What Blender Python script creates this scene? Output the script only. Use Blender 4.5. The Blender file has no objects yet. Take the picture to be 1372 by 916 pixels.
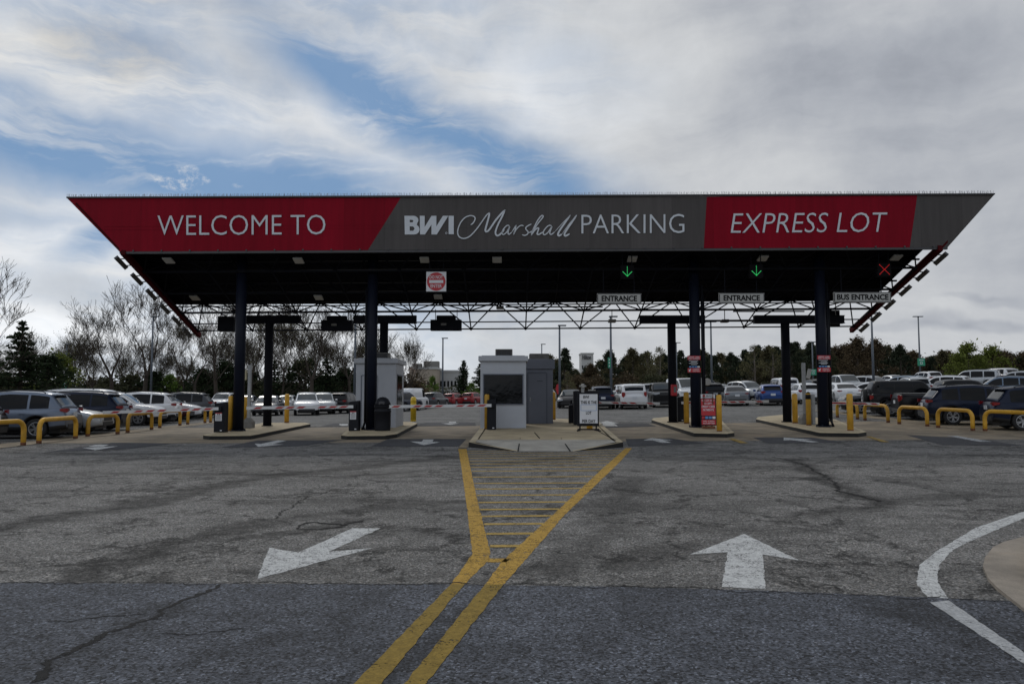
import bpy, bmesh, math, random
from math import sin, cos, tan, atan, atan2, pi, sqrt, radians
from mathutils import Vector, Matrix, Quaternion, noise as mnoise

random.seed(7)
S = bpy.context.scene
COL = S.collection

# ------------------------------------------------------------------ measuring
F, CX, CY, EYE = 1000.0, 686.0, 458.0, 1.6
TILT = atan(69 / 1000)

def g(x, y):                                   # the lot rises gently to the right and away
    s = min(max((y - 18) / 40, 0), 1.5)
    return s * 0.028 * min(max(x + 10, 0), 60)

def ray(px, py):
    x = (px - CX) / F; y = (CY - py) / F
    return x, cos(TILT) - y * sin(TILT), sin(TILT) + y * cos(TILT)

def at(px, py, Y):
    x, dy, dz = ray(px, py); t = Y / dy
    return Vector((x * t, Y, EYE + dz * t))

def gp(px, py, h=0.0):                         # where a sight line meets the ground (plus h)
    x, dy, dz = ray(px, py)
    lo, hi = 0.5, 400.0
    for _ in range(60):
        t = (lo + hi) / 2
        if EYE + dz * t > g(x * t, dy * t) + h: lo = t
        else: hi = t
    return Vector((x * t, dy * t, g(x * t, dy * t) + h))

# ------------------------------------------------------------------ materials
MATS = {}
def nodes_of(m):
    m.use_nodes = True
    return m.node_tree.nodes, m.node_tree.links

def mat(name, col, rough=0.6, metal=0.0, var=0.0, vscale=3.0, bump=0.0, bscale=40.0, coat=0.0, spec=0.5, island=0.0, trans=0.0):
    if name in MATS: return MATS[name]
    m = bpy.data.materials.new(name); n, l = nodes_of(m)
    b = n['Principled BSDF']
    b.inputs['Base Color'].default_value = (*col, 1)
    b.inputs['Roughness'].default_value = rough
    b.inputs['Metallic'].default_value = metal
    b.inputs['Coat Weight'].default_value = coat
    b.inputs['Coat Roughness'].default_value = 0.05
    b.inputs['Specular IOR Level'].default_value = spec
    if var > 0:
        tc = n.new('ShaderNodeTexCoord'); nz = n.new('ShaderNodeTexNoise')
        nz.inputs['Scale'].default_value = vscale; nz.inputs['Detail'].default_value = 6
        nz.inputs['Roughness'].default_value = 0.65
        l.new(tc.outputs['Object'], nz.inputs['Vector'])
        r = n.new('ShaderNodeMapRange')
        r.inputs[1].default_value = 0.3; r.inputs[2].default_value = 0.7
        r.inputs[3].default_value = 1 - var; r.inputs[4].default_value = 1 + var
        l.new(nz.outputs['Fac'], r.inputs[0])
        mx = n.new('ShaderNodeVectorMath'); mx.operation = 'SCALE'
        mx.inputs[0].default_value = col
        l.new(r.outputs[0], mx.inputs['Scale']); l.new(mx.outputs[0], b.inputs['Base Color'])
    if island > 0:
        ge = n.new('ShaderNodeNewGeometry'); r = n.new('ShaderNodeMapRange')
        r.inputs[3].default_value = 1 - island; r.inputs[4].default_value = 1 + island
        l.new(ge.outputs['Random Per Island'], r.inputs[0])
        mx = n.new('ShaderNodeVectorMath'); mx.operation = 'SCALE'; mx.inputs[0].default_value = col
        l.new(r.outputs[0], mx.inputs['Scale']); l.new(mx.outputs[0], b.inputs['Base Color'])
    if bump > 0:
        tc = n.new('ShaderNodeTexCoord'); nz = n.new('ShaderNodeTexNoise')
        nz.inputs['Scale'].default_value = bscale; nz.inputs['Detail'].default_value = 4
        l.new(tc.outputs['Object'], nz.inputs['Vector'])
        bp = n.new('ShaderNodeBump'); bp.inputs['Strength'].default_value = bump; bp.inputs['Distance'].default_value = 0.01
        l.new(nz.outputs['Fac'], bp.inputs['Height']); l.new(bp.outputs[0], b.inputs['Normal'])
    MATS[name] = m
    return m

def emit(name, col, strength):
    m = bpy.data.materials.new(name); n, l = nodes_of(m)
    b = n['Principled BSDF']; b.inputs['Base Color'].default_value = (*col, 1)
    b.inputs['Emission Color'].default_value = (*col, 1); b.inputs['Emission Strength'].default_value = strength
    return m

class NT:                                      # tiny node-tree writer
    def __init__(s, tree): s.t = tree; s.n = tree.nodes; s.l = tree.links
    def put(s, sock, v):
        if hasattr(v, 'is_linked') or isinstance(v, bpy.types.NodeSocket): s.l.new(v, sock)
        elif isinstance(v, (tuple, list, Vector)) and len(sock.default_value) == 4 and len(v) == 3: sock.default_value = (*v, 1)
        else: sock.default_value = v
    def math(s, op, a, b=0.0, c=None, clamp=False):
        k = s.n.new('ShaderNodeMath'); k.operation = op; k.use_clamp = clamp
        s.put(k.inputs[0], a); s.put(k.inputs[1], b)
        if c is not None: s.put(k.inputs[2], c)
        return k.outputs[0]
    def vmath(s, op, a, b=(0, 0, 0), scale=None):
        k = s.n.new('ShaderNodeVectorMath'); k.operation = op
        s.put(k.inputs[0], a); s.put(k.inputs[1], b)
        if scale is not None: s.put(k.inputs['Scale'], scale)
        return k.outputs['Value'] if op in ('LENGTH', 'DOT_PRODUCT', 'DISTANCE') else k.outputs[0]
    def sep(s, v):
        k = s.n.new('ShaderNodeSeparateXYZ'); s.l.new(v, k.inputs[0]); return k.outputs
    def comb(s, x=0.0, y=0.0, z=0.0):
        k = s.n.new('ShaderNodeCombineXYZ')
        for i, q in enumerate((x, y, z)): s.put(k.inputs[i], q)
        return k.outputs[0]
    def noise(s, v, scale, detail=5, rough=0.55, dist=0.0, color=False):
        k = s.n.new('ShaderNodeTexNoise'); s.l.new(v, k.inputs['Vector'])
        k.inputs['Scale'].default_value = scale; k.inputs['Detail'].default_value = detail
        k.inputs['Roughness'].default_value = rough; k.inputs['Distortion'].default_value = dist
        return k.outputs['Color'] if color else k.outputs['Fac']
    def voronoi(s, v, scale, feature='F1', out='Distance', rnd=1.0):
        k = s.n.new('ShaderNodeTexVoronoi'); k.feature = feature; s.l.new(v, k.inputs['Vector'])
        k.inputs['Scale'].default_value = scale; k.inputs['Randomness'].default_value = rnd
        return k.outputs[out]
    def rng(s, v, a, b, c=0.0, d=1.0, smooth=True):
        k = s.n.new('ShaderNodeMapRange'); k.interpolation_type = 'SMOOTHSTEP' if smooth else 'LINEAR'
        s.put(k.inputs[0], v)
        for i, q in enumerate((a, b, c, d)): s.put(k.inputs[i + 1], q)
        return k.outputs[0]
    def mix(s, f, a, b, blend='MIX'):
        k = s.n.new('ShaderNodeMix'); k.data_type = 'RGBA'; k.blend_type = blend
        s.put(k.inputs[0], f); s.put(k.inputs[6], a); s.put(k.inputs[7], b)
        return k.outputs[2]

def asphalt(name, base, agg, stain=0.0, crack=0.0, tint=(1, 1, 1), stones=60, streaks=()):
    m = bpy.data.materials.new(name); n, l = nodes_of(m); t = NT(m.node_tree)
    b = n['Principled BSDF']
    tc = n.new('ShaderNodeTexCoord'); P = tc.outputs['Object']
    # aggregate: stones of about a centimetre, some pale, some dark, and a fine grit between
    st = t.voronoi(P, stones, out='Color'); sv = t.sep(st)[0]
    stone = t.rng(sv, 0.0, 1.0, 1 - agg, 1 + agg, smooth=False)
    pale = t.rng(t.sep(st)[1], 0.84, 0.96, 0.0, 1.9 * agg)
    grit = t.rng(t.noise(P, 260, 3, 0.7), 0.3, 0.7, 1 - agg * 0.55, 1 + agg * 0.55)
    mid = t.rng(t.noise(P, 3.0, 8, 0.75), 0.3, 0.7, 0.76, 1.22)
    big = t.rng(t.noise(P, 0.3, 6, 0.65), 0.3, 0.7, 0.78, 1.2)
    v = t.math('MULTIPLY', t.math('ADD', stone, pale), grit)
    v = t.math('MULTIPLY', v, t.math('MULTIPLY', mid, big))
    if stain > 0:                              # oily darkened bands along the wheel paths
        mp = n.new('ShaderNodeMapping'); mp.inputs['Rotation'].default_value = (0, 0, radians(-24))
        mp.inputs['Scale'].default_value = (0.17, 0.85, 1); l.new(P, mp.inputs['Vector'])
        s1 = t.rng(t.noise(mp.outputs[0], 0.9, 7, 0.66, 0.5), 0.5, 0.68, 0.0, 1.0)
        s2 = t.rng(t.noise(P, 9, 6, 0.8), 0.30, 0.62, 0.25, 1.0)
        v = t.math('MULTIPLY', v, t.math('SUBTRACT', 1.0, t.math('MULTIPLY', t.math('MULTIPLY', s1, s2), stain)))
    if streaks:                                # long oily marks left along particular wheel paths
        wv = t.vmath('ADD', P, t.vmath('SCALE', t.vmath('SUBTRACT', t.noise(P, 0.9, 6, 0.68, color=True), (0.5, 0.5, 0.5)), scale=1.5))
        px_, py_, _ = t.sep(wv); tot = None
        for (a, b_, wd, am) in streaks:
            d = (b_ - a); L_ = d.length; ux, uy = d.x / L_, d.y / L_
            rx = t.math('SUBTRACT', px_, a.x); ry = t.math('SUBTRACT', py_, a.y)
            al = t.math('ADD', t.math('MULTIPLY', rx, ux), t.math('MULTIPLY', ry, uy))
            off = t.math('SUBTRACT', al, t.math('MINIMUM', t.math('MAXIMUM', al, 0.0), L_))
            ac = t.math('SUBTRACT', t.math('MULTIPLY', ry, ux), t.math('MULTIPLY', rx, uy))
            dist = t.math('SQRT', t.math('ADD', t.math('MULTIPLY', off, off), t.math('MULTIPLY', ac, ac)))
            q = t.rng(dist, wd * 0.15, wd, am, 0.0); tot = q if tot is None else t.math('MAXIMUM', tot, q)
        fine = t.rng(t.noise(P, 7, 7, 0.8), 0.32, 0.6, 0.45, 1.0)
        v = t.math('MULTIPLY', v, t.math('SUBTRACT', 1.0, t.math('MULTIPLY', tot, fine)))
    ck = None
    if crack > 0:
        wob = t.vmath('SCALE', t.vmath('SUBTRACT', t.noise(P, 1.7, 6, 0.7, color=True), (0.5, 0.5, 0.5)), scale=1.0)
        Q = t.vmath('ADD', P, wob)
        e1 = t.rng(t.voronoi(Q, 0.5, 'DISTANCE_TO_EDGE'), 0.0, 0.026, 1.0, 0.0)
        e2 = t.math('MAXIMUM', t.rng(t.voronoi(Q, 1.7, 'DISTANCE_TO_EDGE'), 0.0, 0.062, 1.0, 0.0), t.math('MULTIPLY', t.rng(t.voronoi(Q, 4.5, 'DISTANCE_TO_EDGE'), 0.0, 0.10, 1.0, 0.0), 0.8))
        zone = t.rng(t.noise(P, 0.45, 5, 0.65), 0.47, 0.60, 0.0, 1.0)
        brk = t.rng(t.noise(P, 2.2, 4, 0.65), 0.40, 0.54, 0.0, 1.0)
        ck = t.math('MAXIMUM', t.math('MULTIPLY', e1, t.math('MULTIPLY', brk, 0.9)), t.math('MULTIPLY', t.math('MULTIPLY', e2, zone), brk))
        v = t.math('MULTIPLY', v, t.math('SUBTRACT', 1.0, t.math('MULTIPLY', ck, crack)))
    col = t.vmath('SCALE', tuple(base[i] * tint[i] for i in range(3)), scale=v)
    warm = t.mix(t.rng(t.sep(st)[2], 0.75, 0.95, 0.0, 0.35), (1, 1, 1), (1.18, 1.0, 0.82))
    col = t.mix(1.0, col, warm, 'MULTIPLY')
    l.new(col, b.inputs['Base Color'])
    b.inputs['Roughness'].default_value = 0.88; b.inputs['Specular IOR Level'].default_value = 0.3
    h = t.math('ADD', t.math('MULTIPLY', sv, 0.6), t.math('MULTIPLY', t.noise(P, 160, 3, 0.6), 0.6))
    if ck is not None: h = t.math('SUBTRACT', h, t.math('MULTIPLY', ck, 1.6))
    bp = n.new('ShaderNodeBump'); bp.inputs['Strength'].default_value = 0.55; bp.inputs['Distance'].default_value = 0.006
    l.new(h, bp.inputs['Height']); l.new(bp.outputs[0], b.inputs['Normal'])
    return m

def concrete(name, base, stain=(0.30, 0.19, 0.09), amt=0.35, dark=0.25):
    m = bpy.data.materials.new(name); n, l = nodes_of(m); t = NT(m.node_tree)
    b = n['Principled BSDF']; tc = n.new('ShaderNodeTexCoord'); P = tc.outputs['Object']
    v = t.math('MULTIPLY', t.rng(t.noise(P, 1.1, 7, 0.65), 0.3, 0.7, 1 - dark, 1 + dark * 0.6), t.rng(t.noise(P, 90, 3, 0.7), 0.3, 0.7, 0.86, 1.14))
    col = t.vmath('SCALE', base, scale=v)
    col = t.mix(t.rng(t.noise(P, 0.55, 6, 0.7, 0.4), 0.56, 0.74, 0.0, amt), col, stain)
    l.new(col, b.inputs['Base Color']); b.inputs['Roughness'].default_value = 0.85
    bp = n.new('ShaderNodeBump'); bp.inputs['Strength'].default_value = 0.25; bp.inputs['Distance'].default_value = 0.004
    l.new(t.noise(P, 120, 4, 0.7), bp.inputs['Height']); l.new(bp.outputs[0], b.inputs['Normal'])
    return m

def road_paint(name, base, wear=0.5, under=(0.10, 0.10, 0.10)):
    m = bpy.data.materials.new(name); n, l = nodes_of(m); t = NT(m.node_tree)
    b = n['Principled BSDF']; tc = n.new('ShaderNodeTexCoord'); P = tc.outputs['Object']
    st = t.voronoi(P, 75, out='Color')
    w = t.math('ADD', t.math('MULTIPLY', t.noise(P, 5, 8, 0.78), 0.75), t.math('MULTIPLY', t.sep(st)[0], 0.25))
    f = t.rng(w, 0.62 - 0.12 * wear, 0.72 - 0.10 * wear, 0.0, 0.9)
    wob = t.vmath('SCALE', t.vmath('SUBTRACT', t.noise(P, 2.5, 6, 0.7, color=True), (0.5, 0.5, 0.5)), scale=0.6)
    e = t.rng(t.voronoi(t.vmath('ADD', P, wob), 2.6, 'DISTANCE_TO_EDGE'), 0.0, 0.025, 0.85, 0.0)
    f = t.math('MAXIMUM', f, t.math('MULTIPLY', e, wear * 1.3), clamp=True)
    dirt = t.rng(t.noise(P, 14, 6, 0.75), 0.3, 0.7, 0.72, 1.08)
    gr = t.rng(t.sep(st)[1], 0, 1, 0.82, 1.12, smooth=False)
    l.new(t.vmath('SCALE', base, scale=t.math('MULTIPLY', dirt, gr)), b.inputs['Base Color'])
    l.new(t.math('SUBTRACT', 1.0, f, clamp=True), b.inputs['Alpha'])
    b.inputs['Roughness'].default_value = 0.85; b.inputs['Specular IOR Level'].default_value = 0.2
    bp = n.new('ShaderNodeBump'); bp.inputs['Strength'].default_value = 0.35; bp.inputs['Distance'].default_value = 0.005
    l.new(t.math('ADD', t.math('MULTIPLY', t.sep(st)[0], 0.5), t.noise(P, 160, 3, 0.6)), bp.inputs['Height']); l.new(bp.outputs[0], b.inputs['Normal'])
    return m

def fascia(name, base):
    m = bpy.data.materials.new(name); n, l = nodes_of(m); t = NT(m.node_tree)
    b = n['Principled BSDF']; tc = n.new('ShaderNodeTexCoord'); P = tc.outputs['Object']; x, y, z = t.sep(P)
    seam = t.rng(t.math('ABSOLUTE', t.math('SUBTRACT', t.math('FRACT', t.math('DIVIDE', x, 1.53)), 0.5)), 0.0, 0.006, 0.72, 1.0)
    panel = t.rng(t.noise(t.comb(t.math('FLOOR', t.math('ADD', t.math('DIVIDE', x, 1.53), 0.5)), 3.3, 0.0), 1.7, 0), 0.3, 0.7, 0.90, 1.10)
    strk = t.rng(t.noise(t.comb(t.math('MULTIPLY', x, 5.0), 0.0, t.math('MULTIPLY', z, 0.35)), 1.0, 6, 0.7), 0.3, 0.7, 0.88, 1.08)
    l.new(t.vmath('SCALE', base, scale=t.math('MULTIPLY', t.math('MULTIPLY', seam, panel), strk)), b.inputs['Base Color'])
    b.inputs['Roughness'].default_value = 0.6; b.inputs['Specular IOR Level'].default_value = 0.1
    bp = n.new('ShaderNodeBump'); bp.inputs['Strength'].default_value = 0.3; bp.inputs['Distance'].default_value = 0.03
    l.new(t.noise(P, 0.8, 3, 0.5), bp.inputs['Height']); l.new(bp.outputs[0], b.inputs['Normal'])
    return m

def worn_paint(name, base, scuff=(0.16, 0.10, 0.035)):
    m = bpy.data.materials.new(name); n, l = nodes_of(m); t = NT(m.node_tree)
    b = n['Principled BSDF']; tc = n.new('ShaderNodeTexCoord'); P = tc.outputs['Object']; oi = n.new('ShaderNodeObjectInfo')
    Q = t.vmath('ADD', P, t.comb(t.math('MULTIPLY', oi.outputs['Random'], 40.0), t.math('MULTIPLY', oi.outputs['Random'], 17.0), 0.0))
    v = t.math('MULTIPLY', t.rng(t.noise(Q, 2.5, 7, 0.7), 0.3, 0.7, 0.80, 1.12), t.rng(oi.outputs['Random'], 0, 1, 0.88, 1.08))
    c = t.vmath('SCALE', base, scale=v)
    mp = n.new('ShaderNodeMapping'); mp.inputs['Scale'].default_value = (9, 9, 3.5); l.new(Q, mp.inputs['Vector'])
    sc = t.rng(t.noise(mp.outputs[0], 1.2, 8, 0.75), 0.60, 0.70, 0.0, 0.8); ch = t.rng(t.noise(Q, 13, 5, 0.7), 0.68, 0.74, 0.0, 0.9)
    c = t.mix(sc, c, scuff); c = t.mix(ch, c, (0.09, 0.045, 0.025))
    l.new(c, b.inputs['Base Color']); l.new(t.rng(sc, 0, 1, 0.5, 0.85), b.inputs['Roughness']); b.inputs['Specular IOR Level'].default_value = 0.35
    return m

def grass_mat():
    m = bpy.data.materials.new('grass_and_soil'); n, l = nodes_of(m); t = NT(m.node_tree)
    b = n['Principled BSDF']; tc = n.new('ShaderNodeTexCoord'); P = tc.outputs['Object']
    c = t.mix(t.rng(t.noise(P, 0.15, 8, 0.7), 0.35, 0.65), (0.045, 0.06, 0.02), (0.085, 0.07, 0.04))
    c = t.mix(1.0, c, t.vmath('SCALE', (1, 1, 1), scale=t.rng(t.noise(P, 6, 6, 0.8), 0.3, 0.7, 0.6, 1.4)), 'MULTIPLY')
    l.new(c, b.inputs['Base Color']); b.inputs['Roughness'].default_value = 0.95
    return m

def sg(x0, y0, x1, y1, w, a):
    p, q = gp(x0, y0), gp(x1, y1); return Vector((p.x, p.y, 0)), Vector((q.x, q.y, 0)), w, a
STREAKS2 = [sg(648, 784, 520, 930, .16, .55), sg(1190, 812, 1372, 850, .35, .55), sg(1290, 850, 1372, 880, .3, .4), sg(150, 850, 215, 818, .25, .5), sg(0, 905, 110, 880, .3, .35), sg(500, 800, 420, 850, .3, .25), sg(780, 860, 900, 800, .35, .3), sg(300, 870, 380, 840, .2, .3)]
STREAKS = [sg(90, 778, 330, 702, .42, .8), sg(330, 702, 640, 668, .35, .6), sg(-60, 712, 165, 680, .5, .72), sg(165, 680, 330, 642, .55, .8), sg(330, 642, 600, 612, .6, .68), sg(330, 720, 470, 700, .35, .7),
           sg(1060, 615, 1128, 655, .42, .8), sg(1128, 658, 1190, 674, .4, .85), sg(980, 612, 1075, 618, .5, .45), sg(810, 700, 850, 640, .5, .6), sg(1090, 690, 1290, 660, .4, .6), sg(820, 760, 900, 730, .35, .6), sg(740, 770, 830, 700, .35, .5), sg(720, 690, 860, 660, .3, .45), sg(440, 640, 560, 632, .3, .5), sg(1180, 640, 1250, 655, .4, .4), sg(30, 620, 260, 612, .7, .35), sg(640, 625, 760, 612, .5, .5)]
M = dict(
    asphalt=asphalt('worn_asphalt', (0.110, 0.108, 0.105), 0.80, stain=0.75, crack=1.0, stones=62, streaks=STREAKS),
    fresh=asphalt('newer_asphalt', (0.050, 0.055, 0.067), 0.92, stain=0.3, crack=0.0, stones=66, streaks=STREAKS2),
    patch=asphalt('patch_asphalt', (0.040, 0.041, 0.046), 0.3),
    lot=asphalt('lot_asphalt', (0.108, 0.107, 0.104), 0.3, stain=0.35, crack=0.6),
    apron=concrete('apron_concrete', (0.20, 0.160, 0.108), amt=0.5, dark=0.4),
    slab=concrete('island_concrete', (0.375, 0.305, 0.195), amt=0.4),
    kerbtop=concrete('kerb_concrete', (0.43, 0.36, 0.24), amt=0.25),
    kerbface=concrete('kerb_face_shade', (0.009, 0.0088, 0.0085), (0.05, 0.04, 0.03), 0.2),  # near-black colour puts the backlit kerb fronts' shade into the concrete
    gutter=concrete('gutter_concrete', (0.23, 0.20, 0.165), amt=0.3, dark=0.4),
    crackm=road_paint('open_crack', (0.010, 0.010, 0.011), 0.30),
    ramp=concrete('ramp_concrete', (0.33, 0.31, 0.27), amt=0.15),
    yel=road_paint('yellow_road_paint', (0.40, 0.245, 0.045), 0.55),
    yelhatch=road_paint('hatch_paint', (0.38, 0.26, 0.07), 0.35),
    yel2=road_paint('yellow_line_paint', (0.225, 0.152, 0.030), 0.15),
    yelfaint=road_paint('faded_yellow_paint', (0.34, 0.23, 0.06), 0.5),
    wht=road_paint('white_road_paint', (0.50, 0.51, 0.51), 0.55),
    wht2=road_paint('white_line_paint', (0.36, 0.37, 0.38), 0.15),
    whtfaint=road_paint('faded_white_paint', (0.42, 0.43, 0.44), 0.75),
    grass=grass_mat(),
    tar=mat('crack_filler', (0.024, 0.024, 0.025), 1.0, var=0.3, vscale=8, spec=0.0),
    red=fascia('red_fascia_paint', (0.212, 0.0018, 0.0125)),
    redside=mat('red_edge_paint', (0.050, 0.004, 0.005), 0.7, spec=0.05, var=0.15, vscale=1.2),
    grey=fascia('grey_fascia_paint', (0.086, 0.079, 0.077)),
    letter=mat('silver_letter', (0.55, 0.58, 0.62), 0.5, var=0.05),
    trim=mat('dark_trim', (0.045, 0.045, 0.05), 0.5),
    spike=mat('spike_wire', (0.28, 0.28, 0.29), 0.45, 0.6),
    deck=mat('dark_deck', (0.010, 0.010, 0.013), 0.85, spec=0.04, var=0.25, vscale=1.5),
    truss=mat('dark_navy_steel', (0.009, 0.010, 0.014), 0.75, spec=0.08, var=0.2, vscale=2),
    column=mat('navy_column_paint', (0.0065, 0.009, 0.019), 0.5, spec=0.16, var=0.15, vscale=2.5),
    steel=mat('galvanised_steel', (0.30, 0.31, 0.32), 0.5, 0.5, var=0.15, vscale=5),
    foot=mat('grey_footing', (0.17, 0.165, 0.155), 0.85, var=0.2, vscale=6, bump=0.3),
    lampw=mat('lamp_lens', (0.40, 0.40, 0.39), 0.4),
    bollard=worn_paint('yellow_bollard_paint', (0.57, 0.315, 0.035)),
    sleeve=mat('yellow_plastic_sleeve', (0.66, 0.44, 0.02), 0.4, var=0.06, vscale=4),
    rust=mat('rust', (0.15, 0.055, 0.025), 0.85, var=0.4, vscale=12),
    cab=mat('black_cabinet', (0.008, 0.009, 0.013), 0.55, spec=0.2, var=0.1),
    armw=mat('white_boom', (0.55, 0.56, 0.57), 0.45, var=0.08, vscale=6),
    armr=mat('red_reflective_tape', (0.35, 0.02, 0.02), 0.4),
    booth=mat('pale_grey_booth_paint', (0.40, 0.42, 0.46), 0.5, var=0.06, vscale=1.3),
    booth2=mat('blue_grey_booth_paint', (0.125, 0.14, 0.18), 0.5, var=0.08, vscale=1.5),
    booth2d=mat('dark_blue_grey_paint', (0.075, 0.085, 0.115), 0.5, var=0.08, vscale=1.5),
    glass=mat('dark_window_glass', (0.003, 0.0035, 0.005), 0.07, spec=0.2, bump=0.8, bscale=1.3),
    carglass=mat('car_window_glass', (0.004, 0.005, 0.007), 0.05, spec=0.18, bump=0.6, bscale=2.2),
    carglass2=mat('car_pale_glass', (0.03, 0.037, 0.04), 0.05, spec=0.7),
    tyre=mat('tyre_rubber', (0.014, 0.014, 0.015), 0.8),
    rim=mat('alloy_rim', (0.40, 0.41, 0.43), 0.3, 0.7),
    rimdark=mat('dark_rim_recess', (0.03, 0.03, 0.032), 0.6),
    plastic=mat('black_plastic_trim', (0.02, 0.02, 0.022), 0.6),
    tail=mat('red_tail_lens', (0.22, 0.008, 0.010), 0.15, coat=0.6),
    head=mat('clear_head_lens', (0.45, 0.47, 0.5), 0.12, coat=0.6),
    plate=mat('number_plate', (0.55, 0.57, 0.60), 0.5),
    signw=mat('sign_white', (0.62, 0.63, 0.66), 0.5, var=0.05),
    signg=mat('sign_grey_white', (0.37, 0.37, 0.355), 0.5, var=0.1, vscale=2),
    signr=mat('sign_red', (0.42, 0.015, 0.025), 0.45, var=0.05),
    signk=mat('sign_black', (0.006, 0.006, 0.007), 0.7, spec=0.08),
    signgreen=mat('sign_green', (0.02, 0.26, 0.15), 0.45),
    signblue=mat('sign_blue', (0.10, 0.24, 0.50), 0.45),
    cream=mat('cream_box', (0.50, 0.45, 0.30), 0.6, var=0.1),
    post=mat('lamp_post_paint', (0.085, 0.10, 0.12), 0.5, var=0.1),
    bark=mat('bark', (0.042, 0.032, 0.024), 0.9, var=0.3, vscale=3),
    bark2=mat('pale_bark', (0.12, 0.10, 0.085), 0.9, var=0.3, vscale=3),
    brickb=mat('beige_masonry', (0.34, 0.29, 0.24), 0.8, var=0.08),
    stone=mat('pale_masonry', (0.42, 0.42, 0.42), 0.8, var=0.06),
    soil=mat('mulch', (0.05, 0.038, 0.026), 0.95, var=0.4, vscale=12, bump=0.5),
)
GREEN = emit('green_signal_leds', (0.05, 0.75, 0.20), 0.34)
REDX = emit('red_signal_leds', (0.85, 0.03, 0.03), 0.42)
def leaf_mat(name, col):
    m = mat(name, col, 0.85, island=0.6, spec=0.1); n, l = m.node_tree.nodes, m.node_tree.links
    b = n['Principled BSDF']; tr = n.new('ShaderNodeBsdfTranslucent'); mx = n.new('ShaderNodeMixShader'); mx.inputs[0].default_value = 0.38
    src = b.inputs['Base Color'].links[0].from_socket; l.new(src, tr.inputs['Color'])
    l.new(b.outputs[0], mx.inputs[1]); l.new(tr.outputs[0], mx.inputs[2]); l.new(mx.outputs[0], n['Material Output'].inputs['Surface'])
    return m
LEAF = {k: leaf_mat('leaf_' + k, c) for k, c in dict(
    pine=(0.034, 0.044, 0.028), oak=(0.078, 0.070, 0.038), brown=(0.082, 0.062, 0.039), spring=(0.12, 0.145, 0.035),
    cedar=(0.024, 0.036, 0.018), dull=(0.056, 0.060, 0.034), bud=(0.10, 0.095, 0.05), bright=(0.10, 0.16, 0.035), blossom=(0.30, 0.24, 0.21)).items()}

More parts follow.
